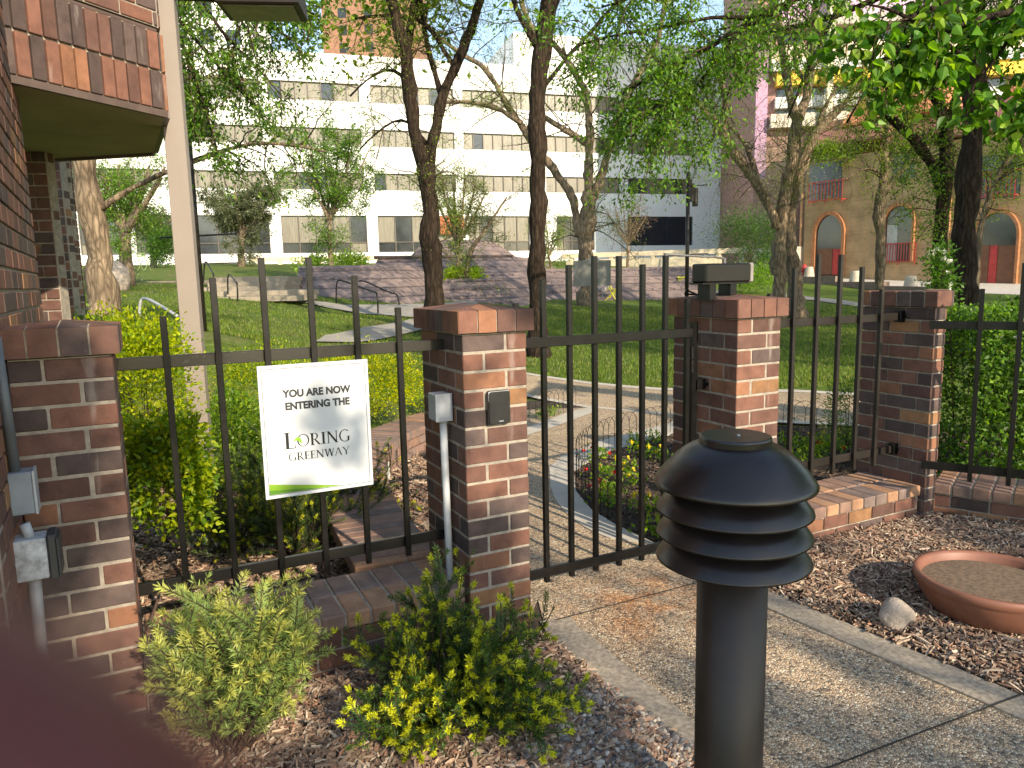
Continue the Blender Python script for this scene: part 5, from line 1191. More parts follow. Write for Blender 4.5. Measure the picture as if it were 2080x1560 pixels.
# ---------------------------------------------------------------- posts and lamps
p0=gy(404,1000,4.35); p0[2]=0; zt=3.6; base=gz(408,1052,0)
pt=gy(337,0,4.45)
bx0,by0=gy(393,700,4.45)[:2]
T=thing('square_post','tall taupe square metal post behind the left fence panel','post',(bx0,by0,0)); m=MB(); m.box((bx0,by0,1.9),(1,.25,0),(-.25,1,0),UZ,.056,.056,1.9,bev=.003); m.build('shaft',M['post'],T)
m=MB(); m.box((bx0,by0,.02),(1,.25,0),(-.25,1,0),UZ,.10,.10,.02); m.build('base_plate',M['conc'],T)
T=thing('overhead_luminaire','dark flat luminaire hanging into the top edge of the picture','luminaire',(-.9,4.4,3.1))
c0=gy(531,6,4.4); zl=gy(531,20,4.35)[2]; m=MB(); Lc=np.array([c0[0],4.42,zl+.06]); m.box(Lc,(1,.1,0),(-.1,1,0),UZ,.225,.15,.05,bev=.006); m.build('housing',M['bronze'],T); m=MB(); m.box(Lc-UZ*.052,(1,.1,0),(-.1,1,0),UZ,.19,.12,.006); m.build('lens',simple('lens_glass',(.16,.15,.12),.2),T)
m=MB(); m.tube([Lc+[-.22,0,.03],(bx0+.05,by0,zl+.12)],.022,10); m.build('arm',M['bronze'],T)
def lamppost(label,px,Y,ytop,s,group='twin cylinder lamp posts'):
    x,y=gy(px,668,Y)[:2]; g0=h1(x,y) if Y>12 else .4; T=thing('lamp_post',label,'lamp post',(x,y,g0),group); zt=gy(px,ytop,Y)[2]; m=MB(); m.tube([(x,y,g0),(x,y,zt)],.052,14); m.build('pole',M['bronze'],T,smooth=True)
    for dx,dz in ((-.02+.09,0),(.20,-.10)):
        m=MB(); cx=x+dx; cy=y-.10 if dz==0 else y+.05; z1_=zt-.30+dz; m.lathe([(.0001,z1_),(.075,z1_),(.075,z1_-.46),(.066,z1_-.46),(.066,z1_-.44),(.0001,z1_-.44)],(cx,cy,0),20); lo=m.build('lamp_head',M['bronze'],T)
        m=MB(); m.lathe([(.0001,z1_-.445),(.064,z1_-.445)],(cx,cy,0),20); m.build('lens',simple('lens_amber',(.5,.30,.14),.4),lo)
    for z,a,b in ((zt-.36,-.0,.50),(zt-2.12,-.46,.55)):
        m=MB(); m.tube([(x+a,y,z),(x+b,y-.02,z+.03)],.012,8); m.build('cross_arm',M['bronze'],T)
lamppost('tall black lamp post with twin cylinder heads beside the taupe post',412,9.6,130,1)
lamppost('black lamp post with twin cylinder heads near the yellow chairs',1394,19.5,350,1)
# ---------------------------------------------------------------- trees
rt_=np.random.default_rng(99)
def curve(p,d,l,n,r,droop=.0,wig=.25):
    P=[np.array(p,float)]; d=nrm(d)
    for i in range(n):
        d=nrm(d+r.normal(0,wig,3)*.5+np.array([0,0,-droop])); P.append(P[-1]+d*l/n)
    return np.array(P)
def tree(name,label,Y,limbs,cols,wts=None,twigs=60,tl=1.1,nl=9000,L=.05,W=.018,bark='bark',seed=0,droop=.05,group=None,sub=3,spread=.06,top=None,base_z=None,cat='tree',lo=.25,up=.35,drift=.12,tr=.010,six=False,clus=3,noflare=False):
    r=np.random.default_rng(seed); S=MB(); LP=[]
    for li,lm in enumerate(limbs):
        P=np.array([gy(q[0],q[1],Y) for q in lm]); R=np.array([q[2] for q in lm],float)*Y/FPX
        d=np.r_[0,np.cumsum(np.linalg.norm(np.diff(P,axis=0),axis=1))]
        dr=0 if li==0 else r.normal(0,drift)
        P[:,1]+=dr*d; P[:,0]+=dr*d*(P[:,0].mean()/Y)
        if li==0:
            g=base_z if base_z is not None else h1(P[0][0],P[0][1]); 
            P0=np.array([P[0][0],P[0][1],g-.1]); P=np.r_[[P0],P]; R=np.r_[R[0]*1.25,R]
        n=max(8,int(d[-1]/.18)); m=min(n,60)
        q=np.r_[0,np.cumsum(np.linalg.norm(np.diff(P,axis=0),axis=1))]; t=np.linspace(0,q[-1],m)
        X=np.stack([np.interp(t,q,P[:,k]) for k in range(3)],-1); RR=np.interp(t,q,R)
        for _ in range(2): X[1:-1]=(X[:-2]+2*X[1:-1]+X[2:])/4
        X[1:-1]+=r.normal(0,1,(m-2,3))*RR[1:-1,None]*.10
        RR=RR*(1+.10*np.sin(np.arange(m)*.9+li)+r.normal(0,.05,m))
        S.tube(X,list(RR),14 if RR.max()>.08 else 8,wob=.10); LP.append((X,RR))
    base=LP[0][0][0]+[0,0,.1]
    T=thing(name,label,cat,base,group); S.build('trunk',M[bark],T,smooth=True)
    B=MB(); LC=[];LA=[]
    idx=[i for i in range(len(LP))]; wt=np.array([np.linalg.norm(LP[i][0][-1]-LP[i][0][0]) for i in idx]); wt/=wt.sum()
    for k in range(twigs):
        i=r.choice(idx,p=wt); X,RR=LP[i]; u=r.uniform(lo if i>0 else max(lo,.55),1); j=min(len(X)-2,int(u*(len(X)-1))); p=X[j]; t=nrm(X[j+1]-X[j])
        d=t*.5+r.normal(0,.8,3)+[0,0,up]; l=tl*r.uniform(.5,1.4); C=curve(p,d,l,9,r,droop,.35); rr=min(RR[j]*.6,tr*(1+.5*r.random()))
        B.tube(C,list(np.linspace(rr,.003,len(C))),5,cap=False); segs=[C[3:]]
        for s in range(sub):
            a=r.integers(2,len(C)-1); q=curve(C[a],(C[a]-C[a-1])/l*9*.5+r.normal(0,.7,3)+[0,0,up*.4],l*r.uniform(.3,.6),6,r,droop*1.3,.4); B.tube(q,list(np.linspace(.004,.002,len(q))),4,cap=False); segs.append(q[1:])
        for q in segs: LC.append(q); 
    B.build('branches',M['twig'],T)
    A=np.concatenate([q[:-1] for q in LC]);Bv=np.concatenate([q[1:] for q in LC]); n=nl; 
    i=r.integers(0,len(A),n//clus); f=r.random((n//clus,1)); Cc=A[i]*(1-f)+Bv[i]*f; Cc=np.repeat(Cc,clus,0); dd=np.repeat(Bv[i]-A[i],clus,0); n=len(Cc)
    Pn=Cc+r.normal(0,spread,(n,3)); ax=dd/(np.linalg.norm(dd,axis=1,keepdims=True)+1e-9)*.4+r.normal(0,.6,(n,3))+[0,0,-.25]
    col=pal(n,cols,r,.2,wts); mb=MB(); nr=rdir(n,r,.7)
    if six: V=leaf6(Pn,ax,nr,L*r.uniform(.6,1.25,n),W*r.uniform(.7,1.2,n)); mb.bulk(V,0,np.r_[col,col])
    else: mb.bulk(diamonds(Pn,ax,nr,L*r.uniform(.6,1.25,n),W*r.uniform(.7,1.2,n)),0,col)
    if top:
        c,rad,nt_,Lt=top; k=40; dq=rdir(k,r); q=np.array(c)+dq*np.array(rad)*r.random((k,1))**.4; i=r.integers(0,k,nt_); Pt=q[i]+r.normal(0,.45,(nt_,3)); mb.bulk(diamonds(Pt,rdir(nt_,r),rdir(nt_,r,.6),Lt,Lt*.5),0,pal(nt_,cols,r,.2,wts))
    mb.build('crown',M['leaf'],T); return T
HL=[(.20,.30,.03),(.13,.23,.03),(.27,.35,.05),(.07,.15,.02)]   # honey locust
DG=[(.07,.18,.02),(.11,.25,.025),(.16,.31,.035),(.04,.11,.015)]
def z(c): return [((1380+x/2.971),(y/2.971),r_) for x,y,r_ in c]
tree('shade_tree','dark forked tree trunk rising behind the pier with the card reader',15,[
 [(884,640,21),(881,560,20),(873,450,18),(869,380,17),(865,335,17)],
 [(865,340,15),(846,290,13),(836,220,13),(828,150,13),(822,100,13),(805,50,9),(786,-10,8),(760,-200,6),(740,-420,4)],
 [(822,105,10),(838,40,9),(850,-30,8),(870,-200,6),(900,-400,4)],
 [(868,335,13),(886,260,10),(896,205,10),(920,155,10),(945,95,9),(968,40,9),(985,-30,8),(1020,-220,6),(1040,-420,4)],
 [(896,195,6),(880,135,5),(866,80,5),(855,20,4),(850,-120,3)],[(925,140,5),(895,90,4),(868,45,4),(830,30,3),(770,28,3),(720,35,2)],
 [(830,170,4),(800,130,3),(750,150,2),(710,190,2)],[(873,300,4),(820,230,2.5),(770,260,2),(730,300,1.5)]],
 HL,twigs=170,tl=1.5,nl=26000,L=.05,W=.016,seed=1,top=((-2.2,15,8.5),(3.6,3,2.2),4500,.16),spread=.08)
tree('shade_tree','dark straight leaning trunk in the middle of the picture',14,[
 [(1094,722,24),(1094,690,20),(1092,600,18),(1090,500,17),(1095,400,16),(1092,300,17),(1092,200,17),(1099,110,17),(1118,0,17),(1132,-100,15),(1140,-400,10)],
 [(1095,100,8),(1070,60,6),(1045,25,6),(1035,-60,5),(1000,-300,4)],[(1100,180,5),(1150,120,4),(1210,60,3),(1260,0,3),(1330,-200,3)]],
 HL,twigs=80,tl=1.5,nl=11000,seed=2,top=((1.8,14.4,8.6),(3.4,3,2.2),4500,.16),lo=.75,spread=.08)
tree('shade_tree','pale barked spreading tree behind the notice board',27,[
 [(1186,628,16),(1190,560,14),(1191,500,15),(1194,440,17),(1200,395,16)],
 [(1178,480,9),(1165,400,8),(1125,340,8),(1095,305,7),(1060,250,7),(1025,200,6),(1005,160,5),(980,122,5),(945,105,5),(900,70,4),(860,35,4),(840,-60,3)],
 [(1060,250,5),(1020,225,5),(985,210,5),(950,205,4),(900,205,3)],
 [(1195,410,9),(1196,330,9),(1198,260,8),(1190,190,7),(1160,140,6),(1125,95,6),(1085,75,5),(1060,20,4),(1040,-80,3)],
 [(1205,400,10),(1225,345,8),(1240,285,8),(1262,215,8),(1300,140,6),(1340,70,5),(1360,-60,4)],
 [(1196,295,6),(1165,272,6),(1130,250,6),(1108,235,5)]],
 HL,twigs=150,tl=2.3,nl=30000,L=.070,W=.024,bark='barkl',seed=3,top=((3,27,15),(6,4,3),3000,.3),spread=.12,tr=.02)
tree('shade_tree','twin trunked gnarled tree on the lawn edge left of the tan building',21,[
 z([(600,1790,15),(600,1640,14),(590,1560,13),(610,1400,12),(628,1250,12),(640,1100,12),(680,980,11),(700,860,12),(715,720,11)]),
 z([(712,730,9),(662,580,8),(640,420,8),(612,220,7),(590,60,6),(560,-200,5),(500,-500,4)]),
 z([(720,715,9),(775,560,9),(790,420,8),(795,260,8),(805,80,6),(830,-100,5),(860,-500,4)]),
 z([(585,1375,9),(545,1240,9),(470,1110,10),(345,950,9),(265,805,8),(155,665,7),(75,582,6),(0,530,5),(-90,480,4)]),
 z([(270,800,6),(290,650,5),(250,500,5),(210,380,4),(200,250,3)]),z([(470,1100,6),(440,950,5),(380,820,4),(300,740,3)]),
 z([(780,500,5),(700,440,4),(690,300,4),(720,180,3)]),z([(790,420,5),(880,330,4),(960,260,3)])],
 HL+[(.15,.14,.05)],twigs=170,tl=1.6,nl=15000,L=.055,W=.017,bark='barkl',seed=4,top=((8,21,12),(4,3,2.5),3500,.22),spread=.10)
tree('shade_tree','pale second trunk leaning behind the twin trunked tree',21.6,[
 z([(710,1790,17),(695,1640,15),(680,1560,12),(668,1440,12),(655,1330,12),(690,1150,11),(745,980,10),(800,840,10),(835,770,10),(880,730,8),(950,680,7),(1025,590,5),(1090,480,4)]),
 z([(835,770,5),(860,700,4),(900,600,3),(960,500,3)])],HL,twigs=40,tl=1.3,nl=4500,L=.06,W=.02,bark='barkl',seed=14,base_z=None,lo=.5)
tree('slender_tree','slender crooked tree in front of the arched window of the tan building',22,[
 z([(1208,1830,10),(1212,1700,9),(1214,1560,9),(1216,1400,10),(1205,1250,11),(1225,1150,9),(1238,1000,7),(1243,850,6),(1248,720,5),(1255,600,4),(1290,450,3)]),
 z([(1230,1170,7),(1280,1100,6),(1360,1010,5),(1440,930,4),(1500,880,3)]),z([(1240,1030,5),(1290,930,5),(1310,830,4),(1330,700,3)]),
 z([(1280,810,4),(1210,810,3),(1180,770,4),(1150,700,4),(1135,590,4)]),z([(1235,1060,3),(1150,1000,3),(1060,1040,2),(990,1090,2)])],
 [(.22,.33,.03),(.30,.40,.05),(.13,.24,.03)],twigs=90,tl=1.5,nl=11000,L=.06,W=.025,bark='barkl',seed=5,spread=.10)
tree('shade_tree','dark forked tree between the slender tree and the thickest trunk',17,[
 z([(1570,1800,16),(1565,1650,15),(1572,1560,13),(1578,1400,13),(1590,1240,14),(1600,1110,13),(1608,950,13),(1610,800,14),(1612,710,14)]),
 z([(1605,760,11),(1580,640,11),(1540,540,11),(1490,450,10),(1450,380,9),(1430,280,7),(1400,100,5)]),
 z([(1580,1150,10),(1535,1000,10),(1490,930,10),(1430,860,9),(1340,760,8),(1250,680,8),(1190,610,7),(1130,540,5),(1080,430,4)]),
 z([(1620,740,9),(1680,580,8),(1700,400,7),(1690,200,6),(1680,0,5)]),z([(1240,670,5),(1300,580,4),(1400,520,3),(1480,490,2)])],
 DG+[(.20,.33,.03)],twigs=110,tl=1.4,nl=17000,L=.065,W=.032,seed=6,top=((8.5,17,9.5),(3,2.5,2),3500,.2),spread=.09)
tree('shade_tree','thickest dark straight trunk on the right',13,[
 z([(1715,1960,34),(1712,1850,28),(1710,1700,26),(1712,1560,22),(1722,1400,23),(1742,1200,22),(1762,1000,21),(1775,800,20),(1788,500,19),(1790,300,17),(1782,0,15),(1780,-500,10)]),
 z([(1790,350,8),(1850,250,6),(1950,150,5),(2060,60,4)]),z([(1785,200,7),(1700,80,6),(1600,-40,4)])],
 DG,twigs=70,tl=1.5,nl=11000,L=.07,W=.038,seed=7,top=((8.2,13,8.5),(3,2.5,2),3500,.2),lo=.7,spread=.10)
tree('slender_tree','thin arching tree at the right edge in front of the upper balcony',14.5,[
 z([(1790,1800,6),(1800,1480,6),(1822,1330,5),(1850,1230,5),(1885,1140,5),(1925,1040,5),(1985,950,5),(2080,860,4),(2180,780,3)]),
 z([(1985,950,4),(2010,840,3.5),(2050,740,3),(2090,640,3),(2180,500,2)]),z([(2010,840,3),(1940,760,2),(1900,700,2)])],
 [(.22,.33,.03),(.30,.40,.05),(.13,.24,.03)],twigs=45,tl=.9,nl=5500,L=.05,W=.02,bark='barkl',seed=8,spread=.07)
tree('shade_tree','large pale trunk with a flared foot on the left lawn',10,[
 [(212,660,33),(208,600,27),(204,550,26),(199,490,24),(185,430,22),(172,370,22),(170,320,24),(178,250,24),(190,150,22),(200,-100,16),(210,-400,10)],
 [(200,428,7),(235,402,6),(275,378,5.5),(330,352,5),(385,335,4.5),(430,315,4.5),(475,298,4),(540,292,3.5),(600,296,3),(660,312,2)],
 [(185,200,10),(260,100,8),(340,20,6),(420,-30,5),(520,-60,4)],[(180,260,6),(250,200,5),(330,170,4),(420,150,3),(500,160,2)]],
 [(.08,.18,.02),(.13,.26,.03),(.20,.33,.04),(.05,.12,.02)],twigs=70,tl=.8,nl=5200,L=.07,W=.026,bark='barkl',seed=9,lo=.45,spread=.06,up=.0,droop=.12,top=((-6.5,11.5,7.5),(4.,3,2),3500,.16),drift=.05)
# leafy boughs hanging into the upper left and upper right
tree('overhanging_tree','leafy boughs hanging down beside the taupe post at upper left',8,[
 [(60,640,20),(40,300,18),(20,-100,16),(40,-300,12)],
 [(40,-250,8),(200,-150,6),(380,-60,5),(500,20,3.5),(590,80,2)],[(200,-150,5),(330,0,4),(430,120,3),(500,200,2)],[(330,-80,5),(450,-40,4),(560,0,3),(650,40,2)],[(330,0,4),(380,110,3),(420,230,2),(440,300,2)],
 [(380,-60,3),(440,60,3),(520,130,2),(570,190,1.5)]],
 [(.07,.17,.02),(.12,.25,.03),(.18,.30,.04),(.05,.12,.02)],twigs=150,tl=.6,nl=17000,L=.060,W=.022,seed=10,lo=.45,spread=.045,up=-.2,droop=.16,base_z=.6,drift=.03,tr=.006)
tree('overhanging_tree','dense dark leafed boughs hanging into the top centre right',8.5,[
 [(2500,800,30),(2450,300,26),(2300,-200,20),(2200,-400,14)],
 [(2200,-350,10),(1900,-120,8),(1650,-20,7),(1500,60,6),(1400,115,5),(1330,150,4),(1260,190,3)],[(1560,40,5),(1450,30,4),(1340,60,3),(1240,70,2),(1180,90,2)],[(1400,115,4),(1340,210,3),(1290,260,2)],[(1500,60,4),(1420,170,3),(1360,230,2)],[(1650,-20,5),(1500,-40,4),(1350,-30,3),(1220,10,2)]],
 DG+[(.16,.30,.03)],twigs=140,tl=.75,nl=26000,L=.066,W=.026,seed=11,lo=.55,spread=.07,up=-.1,droop=.12,base_z=0,drift=.02,tr=.008)
tree('overhanging_tree','close boughs with large heart shaped leaves in the upper right corner',3.9,[
 [(3600,900,90),(3400,0,80),(3000,-500,60)],
 [(3000,-450,30),(2500,-150,20),(2250,-20,14),(2080,20,9),(1950,50,6),(1850,90,4),(1770,140,3)],[(2250,-40,12),(2050,-30,8),(1900,10,6),(1800,50,4),(1740,90,3)],[(2080,30,8),(2040,90,5),(2010,140,3),(1970,170,2)],[(1950,110,5),(1880,60,4),(1820,20,3),(1760,10,2)],[(2300,-60,10),(2200,80,6),(2100,150,4),(2060,220,2)]],
 [(.05,.15,.015),(.09,.23,.02),(.15,.32,.03),(.26,.42,.05)],wts=[.3,.3,.25,.15],twigs=70,tl=.30,nl=2700,L=.068,W=.050,seed=12,lo=.6,spread=.045,up=-.3,droop=.2,base_z=0,drift=.015,tr=.003,six=True)
tree('overhanging_tree','fine feathery yellow-green boughs hanging in front of the banded tower',16,[
 [(2300,600,20),(2250,100,18),(2150,-200,14)],
 [(2150,-180,8),(1900,-60,6),(1700,20,5),(1560,50,4),(1450,90,3),(1390,160,2)],[(1700,20,4),(1640,140,3),(1600,240,2)],[(1560,50,3),(1480,180,2),(1440,300,2)],[(1900,-60,4),(1820,80,3),(1760,180,2),(1720,250,2)]],
 [(.24,.32,.04),(.18,.27,.04),(.33,.38,.06),(.16,.14,.06)],twigs=95,tl=1.2,nl=8500,L=.05,W=.015,seed=13,lo=.5,spread=.08,up=-.1,droop=.15,drift=.03,tr=.006)
# smaller trees by the fountain
def smalltree(label,px,yb,Y,ytop,w,cols,nl,L,seed,bark='barkl',n=4,r0=5,twigs=50,group='small trees round the fountain',fill=1.):
    rr=random.Random(seed); h=yb-ytop; tr=[(px,yb,r0),(px+rr.uniform(-3,3),yb-h*.18,r0*.85),(px+rr.uniform(-4,4),yb-h*.28,r0*.8)]; L_=[tr]
    for i in range(n):
        e=-1+2*(i+.5)/n; L_.append([(tr[-1][0],tr[-1][1],r0*.6),(px+e*w*.18,yb-h*.48,r0*.45),(px+e*w*.34,yb-h*.68,r0*.3),(px+e*w*.42,yb-h*(.93-.15*abs(e)),r0*.15)])
    tree('small_tree',label,Y,L_,cols,twigs=twigs,tl=h*.24*Y/FPX,nl=nl,L=L,W=L*.45,bark=bark,seed=seed,group=group,spread=.10*fill,lo=.15,tr=.012,drift=.35)
smalltree('small leafy tree left of the fountain block in front of the beige windows',672,532,30,232,225,DG+[(.15,.25,.04)],22000,.10,31,n=6,twigs=110)
smalltree('small twin stemmed tree growing from the planted fountain top',932,562,28,325,170,[(.17,.24,.06),(.10,.17,.04),(.24,.3,.09)],13000,.075,32,n=6,twigs=80,r0=6)
tree('small_tree','pale second stem leaning right on the planted fountain top',28,[[(945,562,5),(953,520,5),(960,500,4),(985,470,3),(1010,430,2),(1030,400,1.5)]],[(.17,.24,.06),(.10,.17,.04)],twigs=25,tl=1.2,nl=1800,L=.075,W=.03,bark='barkl',seed=52,lo=.4)
smalltree('bare brownish small tree in front of the blue-black vent',1275,535,48,405,120,[(.22,.16,.13),(.3,.24,.2)],2600,.10,33,n=6,twigs=90,r0=3)
smalltree('pale forked tree on the far left terrace',255,540,24,300,230,[(.12,.25,.03),(.2,.34,.04),(.08,.18,.03)],15000,.085,34,r0=13,n=6,twigs=120,bark='barkl')
smalltree('grey-green pine with a pinkish trunk by the office ledge',490,532,46,355,190,[(.14,.16,.09),(.10,.13,.07),(.19,.2,.12)],24000,.16,35,r0=7,n=6,twigs=120)
smalltree('dark pine near the taupe post on the terrace',312,535,44,410,120,[(.10,.12,.06),(.07,.10,.04)],7000,.15,36,r0=6,n=5,twigs=60)
smalltree('slim young tree behind the dark straight trunk',1118,560,40,420,90,[(.13,.22,.05),(.2,.28,.08)],4500,.10,37,r0=3,n=4)
bushpx('cedar_shrub','dark feathery shrub arching left of the twin trunked tree',1445,1600,430,535,30,9000,.12,.03,[(.03,.09,.03),(.06,.14,.03),(.10,.2,.05)],clump=.28,shell=.3)
bushpx('pale_shrub','pale leafless looking shrub left of the tan building',1530,1640,280,440,44,5000,.16,.03,[(.30,.27,.25),(.22,.2,.17),(.2,.25,.12)],clump=.5,shell=.2)
bushpx('planter_plants','bright green plants on the planted fountain top',902,982,549,568,27.9,1600,.14,.06,[(.25,.4,.03),(.35,.45,.04)],clump=.10,stems=3)
bushpx('ground_cover','green ground cover bed above the fountain block on the left',600,760,527,543,31,3000,.14,.06,[(.12,.24,.03),(.2,.33,.04)],clump=.15,stems=3)
bushpx('garden_shrub','dark green shrub behind the tallest far cone bollard',1536,1590,520,556,44,2500,.14,.05,[(.04,.12,.02),(.08,.18,.03)],clump=.2,stems=3)
bushpx('garden_shrub','low bright green planting on the lawn edge right of the operator box',1500,1590,548,580,33,3000,.14,.04,[(.2,.36,.03),(.14,.28,.03)],clump=.2,stems=3)
bushpx('balcony_ivy','green ivy hanging over the upper left loggia of the tan building',1640,1740,296,322,44.5,1500,.16,.12,[(.16,.26,.03),(.1,.2,.03)],clump=.25,ry=.3,stems=3)
bushpx('round_shrub','round dark green shrub beside the far left terrace tree',305,350,470,535,42,2500,.16,.08,[(.05,.13,.02),(.09,.19,.03)],clump=.25,stems=3)
# trees outside the frame on the sunny side: they cast the dappled shade
def offtree(label,x,y,zc,rad,n,L,seed,h=None,rr=.2,tg=None,holes=.55):
    r=np.random.default_rng(seed); T=thing('shade_tree',label,'tree',(x,y,0),'trees outside the picture to the right'); S=MB(); C=np.array([x,y,zc]); S.tube([(x,y,-.1),(x+.1,y,zc*.4),(x-.05,y+.1,zc*.75),(x,y,zc+rad[2]*.5)],[rr*1.3,rr,rr*.8,rr*.3],12,wob=.1)
    k=45; q=C+rdir(k,r)*np.array(rad)*r.random((k,1))**.35
    if tg is not None: q=np.array([t[:3] for t in tg]); 
    for c in q[:: (1 if tg is None else 2)]: 
        a=C*[1,1,0]+[0,0,zc*.7]; S.tube([a,(a+c)/2+r.normal(0,.15,3),c],[rr*.12,rr*.1,.004],6)
    S.build('trunk',M['bark'],T,smooth=True); mb=MB()
    if tg is None:
        i=r.integers(0,k,n); P=q[i]+r.normal(0,holes,(n,3))
    else: P=np.concatenate([np.array(t[:3])+(lambda d:d)(rdir(t[4],r)*t[3]*r.random((t[4],1))**.45) for t in tg]); n=len(P)
    mb.bulk(diamonds(P,rdir(n,r),rdir(n,r,.4),L,L*.6),0,pal(n,DG,r,.2)); mb.build('crown',M['leaf'],T)
for i,(x,y,zc,rad,n) in enumerate(((10.5,7.5,6.5,(2.6,2.6,2.),5500),(15,11,7.5,(3.,3,2.4),6500),(20.5,15,8,(3.4,3.,2.4),4500),(14.5,3.5,8.5,(3,3,2.4),6500),(21,8,10,(3.5,3,2.6),6500),(27,16,10,(3.5,3,3),6500))):
    offtree(['broad tree out of view to the right of the rose hedge','broad tree out of view right of the lawn','broad tree out of view at the far right of the lawn','tall tree out of view behind the rose hedge tree','tall tree out of view on the sunny side of the lawn','tall tree out of view beside the tan building'][i],x,y,zc,rad,n,.17,70+i)
# added unseen tree: leaf clumps laid out along the sun to shade chosen spots
TG=[(-1.5,2.2,1.15,.26,420),(-1.5,2.25,.85,.26,420),(-1.55,2.2,.6,.2,300),(-1.1,2.4,1.25,.2,240),(-.62,2.6,1.13,.07,40),(-.75,2.6,.78,.06,30),(-.8,2.7,.2,.25,300),(-.35,2.85,.2,.25,300),(.0,3.05,1.36,.09,70),
 (-.35,2.55,.35,.26,260),(-.1,2.4,.2,.28,300),(.1,2.15,.12,.25,240),(.545,1.75,1.0,.27,600),(.545,1.75,.75,.22,420),(.545,1.75,.45,.22,420),(1.0,2.1,0,.30,110),(1.45,1.9,0,.33,170),(.75,2.5,0,.2,60),(1.9,1.9,.05,.3,150),
 (2.75,3.75,.05,.42,420),(3.3,3.4,.1,.45,420),(3.3,4.0,.4,.3,200),(.05,2.95,.15,.12,60),(-1.2,1.6,.1,.35,300),(-.4,1.7,.05,.3,200),(1.3,2.6,0,.12,50),(-.02,.03,1.49,.16,320)]  # last clump keeps the sun off the finger in place of the phone
rs=np.random.default_rng(4); tg=[]
for x,y,zz_,rad,n in TG:
    Lk=8.6+rs.uniform(-.5,.9); c=np.array([x,y,zz_])+SUN*Lk; tg.append((*c,rad,int(n*1.25)))
for _ in range(26):
    c=np.array([rs.uniform(-1.8,3),rs.uniform(1.8,4.5),rs.uniform(0,.8)])+SUN*(8.6+rs.uniform(-.6,1.)); tg.append((*c,rs.uniform(.08,.2),int(rs.uniform(15,50))))
mc=np.mean([t[:3] for t in tg],0)
offtree('added unseen tree behind the photographer shaped to shade fence, bollard and finger',mc[0]+2.6,mc[1]-.6,mc[2],(2,2,1),0,.085,91,tg=tg,rr=.13)
# grass blades on the lawn nearest the camera
n=90000; gr=np.random.default_rng(8); u=gr.random(n); Yy=9.6+ (26-9.6)*u**1.5; px=gr.uniform(-100,1950,n); X=(px-1040)/FPX*Yy
P=np.c_[X,Yy]; zz_=hgt(P[:,0],P[:,1]); bad=np.zeros(n,bool)
for pol in (gp((640,697),(760,694),(860,672),(900,655),(900,632),(820,655),(740,668),(660,684)),gp((520,610),(620,618),(740,640),(860,648),(1010,606),(900,618),(700,622),(560,602)),far+near,[tuple(np.array(p)+[0,.25]) for p in far]+far[::-1]): bad|=inpoly(P,pol)
pat=np.sin(P[:,0]*1.7+np.sin(P[:,1]*1.3)*2)*np.sin(P[:,1]*1.1+1)+gr.normal(0,.5,n); bad|=(P[:,0]<.5)&(pat>.6)
C=np.c_[P,zz_][~bad]; m_=len(C); hh=(.028+.02*gr.random(m_))*(1+C[:,1]/40); a=gr.uniform(0,6.28,m_); w_=np.c_[np.cos(a),np.sin(a),np.zeros(m_)]*(.004+.004*C[:,1:2]/12); tip=C+np.c_[gr.normal(0,.015,m_),gr.normal(0,.015,m_),hh]
mb=MB(); mb.bulk(np.stack([C-w_,C+w_,tip],1),0,pal(m_,[(.08,.15,.018),(.12,.20,.022),(.18,.26,.04),(.24,.25,.08)],gr,.15)); struct(mb.build('grass',M['leaf'],loc=(0,0,0)),'stuff')
# ---------------------------------------------------------------- photographer's finger at the edge of the lens
Zf=.016; fc=np.array([0,0,EYE])+ray(60,2160)*Zf
ax_=nrm(CR*.89-CU*.45-fw*.05)            # points towards the fingertip
sd_=nrm(np.cross(ax_,fw)); nm_=np.cross(sd_,ax_)
T=thing('finger','blurred reddish fingertip of the photographer covering the lower left corner','finger',fc)
prof=[(-.060,.0088),(-.050,.0086),(-.042,.0084),(-.035,.0088),(-.030,.0090),(-.024,.0086),(-.016,.0083),(-.008,.0082),(-.002,.0079),(.003,.0071),(.0062,.0056),(.0080,.0036),(.0088,.0014)]
V=[];F=[];sg=28
for i,(t_,rr_) in enumerate(prof):
    for k in range(sg):
        a=2*math.pi*k/sg; V.append(fc+ax_*(t_-.0015)+sd_*math.cos(a)*rr_+nm_*math.sin(a)*rr_*.86)
for i in range(len(prof)-1):
    for k in range(sg): F.append((i*sg+k,i*sg+(k+1)%sg,(i+1)*sg+(k+1)%sg,(i+1)*sg+k))
F.append(tuple(range(sg))[::-1]); F.append(tuple(range((len(prof)-1)*sg,len(prof)*sg)))
m_s,nt_s,o_s=newmat('skin_shade_toned'); ns=noise(nt_s,900,4,.6,coords(nt_s)); ps=pbsdf(nt_s,o_s,ramp(nt_s,ns.outputs[0],[(.3,(.085,.020,.015)),(.7,(.12,.030,.022))]),.5,0,bump(nt_s,ns.outputs[0],.2,.0003),.4)  # albedo darkened to hold the shade of a phone that isn't modelled
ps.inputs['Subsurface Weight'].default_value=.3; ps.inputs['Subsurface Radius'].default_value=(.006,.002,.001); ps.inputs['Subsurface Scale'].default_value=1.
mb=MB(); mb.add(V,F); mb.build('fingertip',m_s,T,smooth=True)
V=[];nk=8
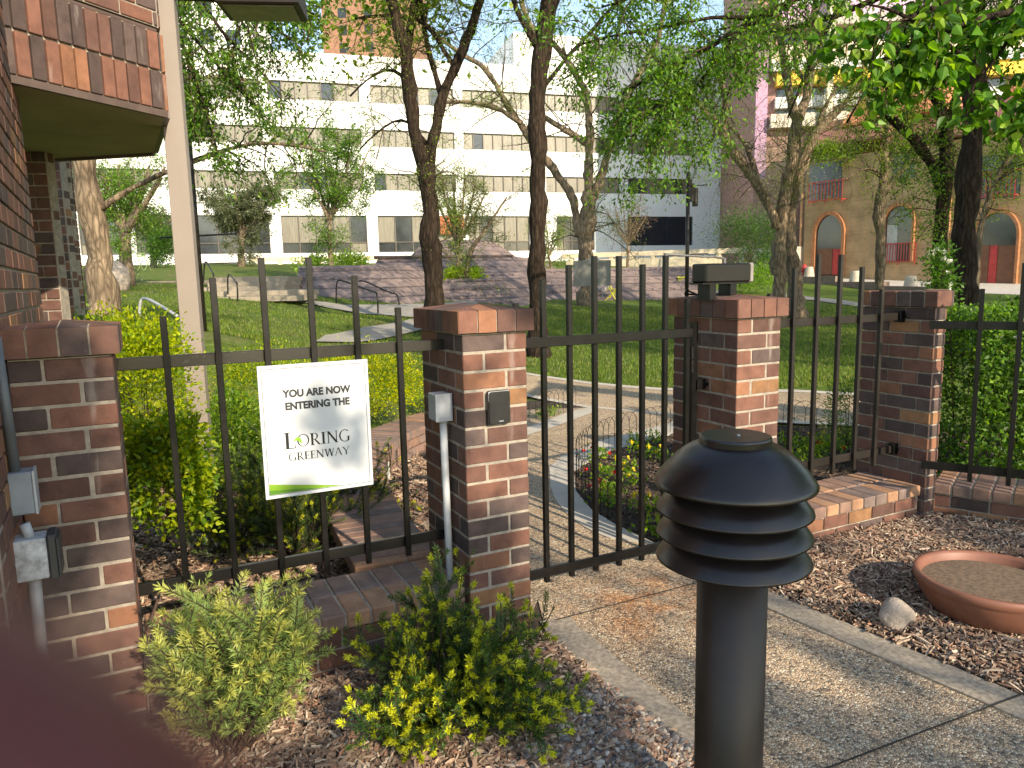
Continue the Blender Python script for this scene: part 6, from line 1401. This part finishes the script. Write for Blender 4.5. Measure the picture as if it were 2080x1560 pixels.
for i in range(nk):
    for j in range(nk):
        u_=-1+2*i/(nk-1);v_=j/(nk-1); a=u_*.75; rr_=.0084-.0006*v_*v_*2; V.append(fc+ax_*(-.006+.0115*v_-.002*u_*u_*v_)+sd_*math.sin(a)*rr_*.92+ -(-nm_)*math.cos(a)*rr_*.88)
mb=MB(); mb.add(V,[(i*nk+j,(i+1)*nk+j,(i+1)*nk+j+1,i*nk+j+1) for i in range(nk-1) for j in range(nk-1)]); mb.build('nail',simple('finger_nail',(.55,.33,.27),.3,nscale=300),T,smooth=True)
# ---------------------------------------------------------------- light, world, camera
w=bpy.data.worlds.new("World"); SC.world=w; w.use_nodes=True; nt=w.node_tree; bg=nt.nodes['Background']
sk=nt.nodes.new('ShaderNodeTexSky'); sk.sky_type='NISHITA'; sk.sun_disc=False; sk.sun_elevation=SEL; sk.sun_rotation=SAZ; sk.air_density=1.; sk.dust_density=.3; sk.ozone_density=1.6
nt.links.new(sk.outputs[0],bg.inputs[0]); bg.inputs[1].default_value=.14
L=bpy.data.lights.new('sun','SUN'); L.energy=3.0; L.angle=math.radians(.53); L.color=(1.,.92,.80)
so=bpy.data.objects.new('sun',L); COL.objects.link(so); so.rotation_euler=Vector([float(-q) for q in SUN]).to_track_quat('-Z','Y').to_euler(); so.location=(6,-8,12)
cd=bpy.data.cameras.new('camera'); cam=bpy.data.objects.new('camera',cd); COL.objects.link(cam); SC.camera=cam
from mathutils import Matrix
Mx=Matrix(((CR[0],CU[0],-fw[0],0),(CR[1],CU[1],-fw[1],0),(CR[2],CU[2],-fw[2],EYE),(0,0,0,1))); cam.matrix_world=Mx
cd.sensor_fit='HORIZONTAL'; cd.sensor_width=36.; cd.lens=FPX/2080*36; cd.clip_start=.004; cd.clip_end=1500
cd.dof.use_dof=True; cd.dof.focus_distance=3.6; cd.dof.aperture_fstop=10.7
SC.view_settings.view_transform='Standard'; SC.view_settings.look='None'; SC.view_settings.exposure=1.4; SC.view_settings.gamma=1; SC.view_settings.use_curve_mapping=False
SC.view_settings.use_white_balance=True; SC.view_settings.white_balance_temperature=7700.; SC.view_settings.white_balance_tint=10.
for o in list(bpy.data.objects):
    for k in ('_o','_mk'):
        if k in o.keys(): del o[k]
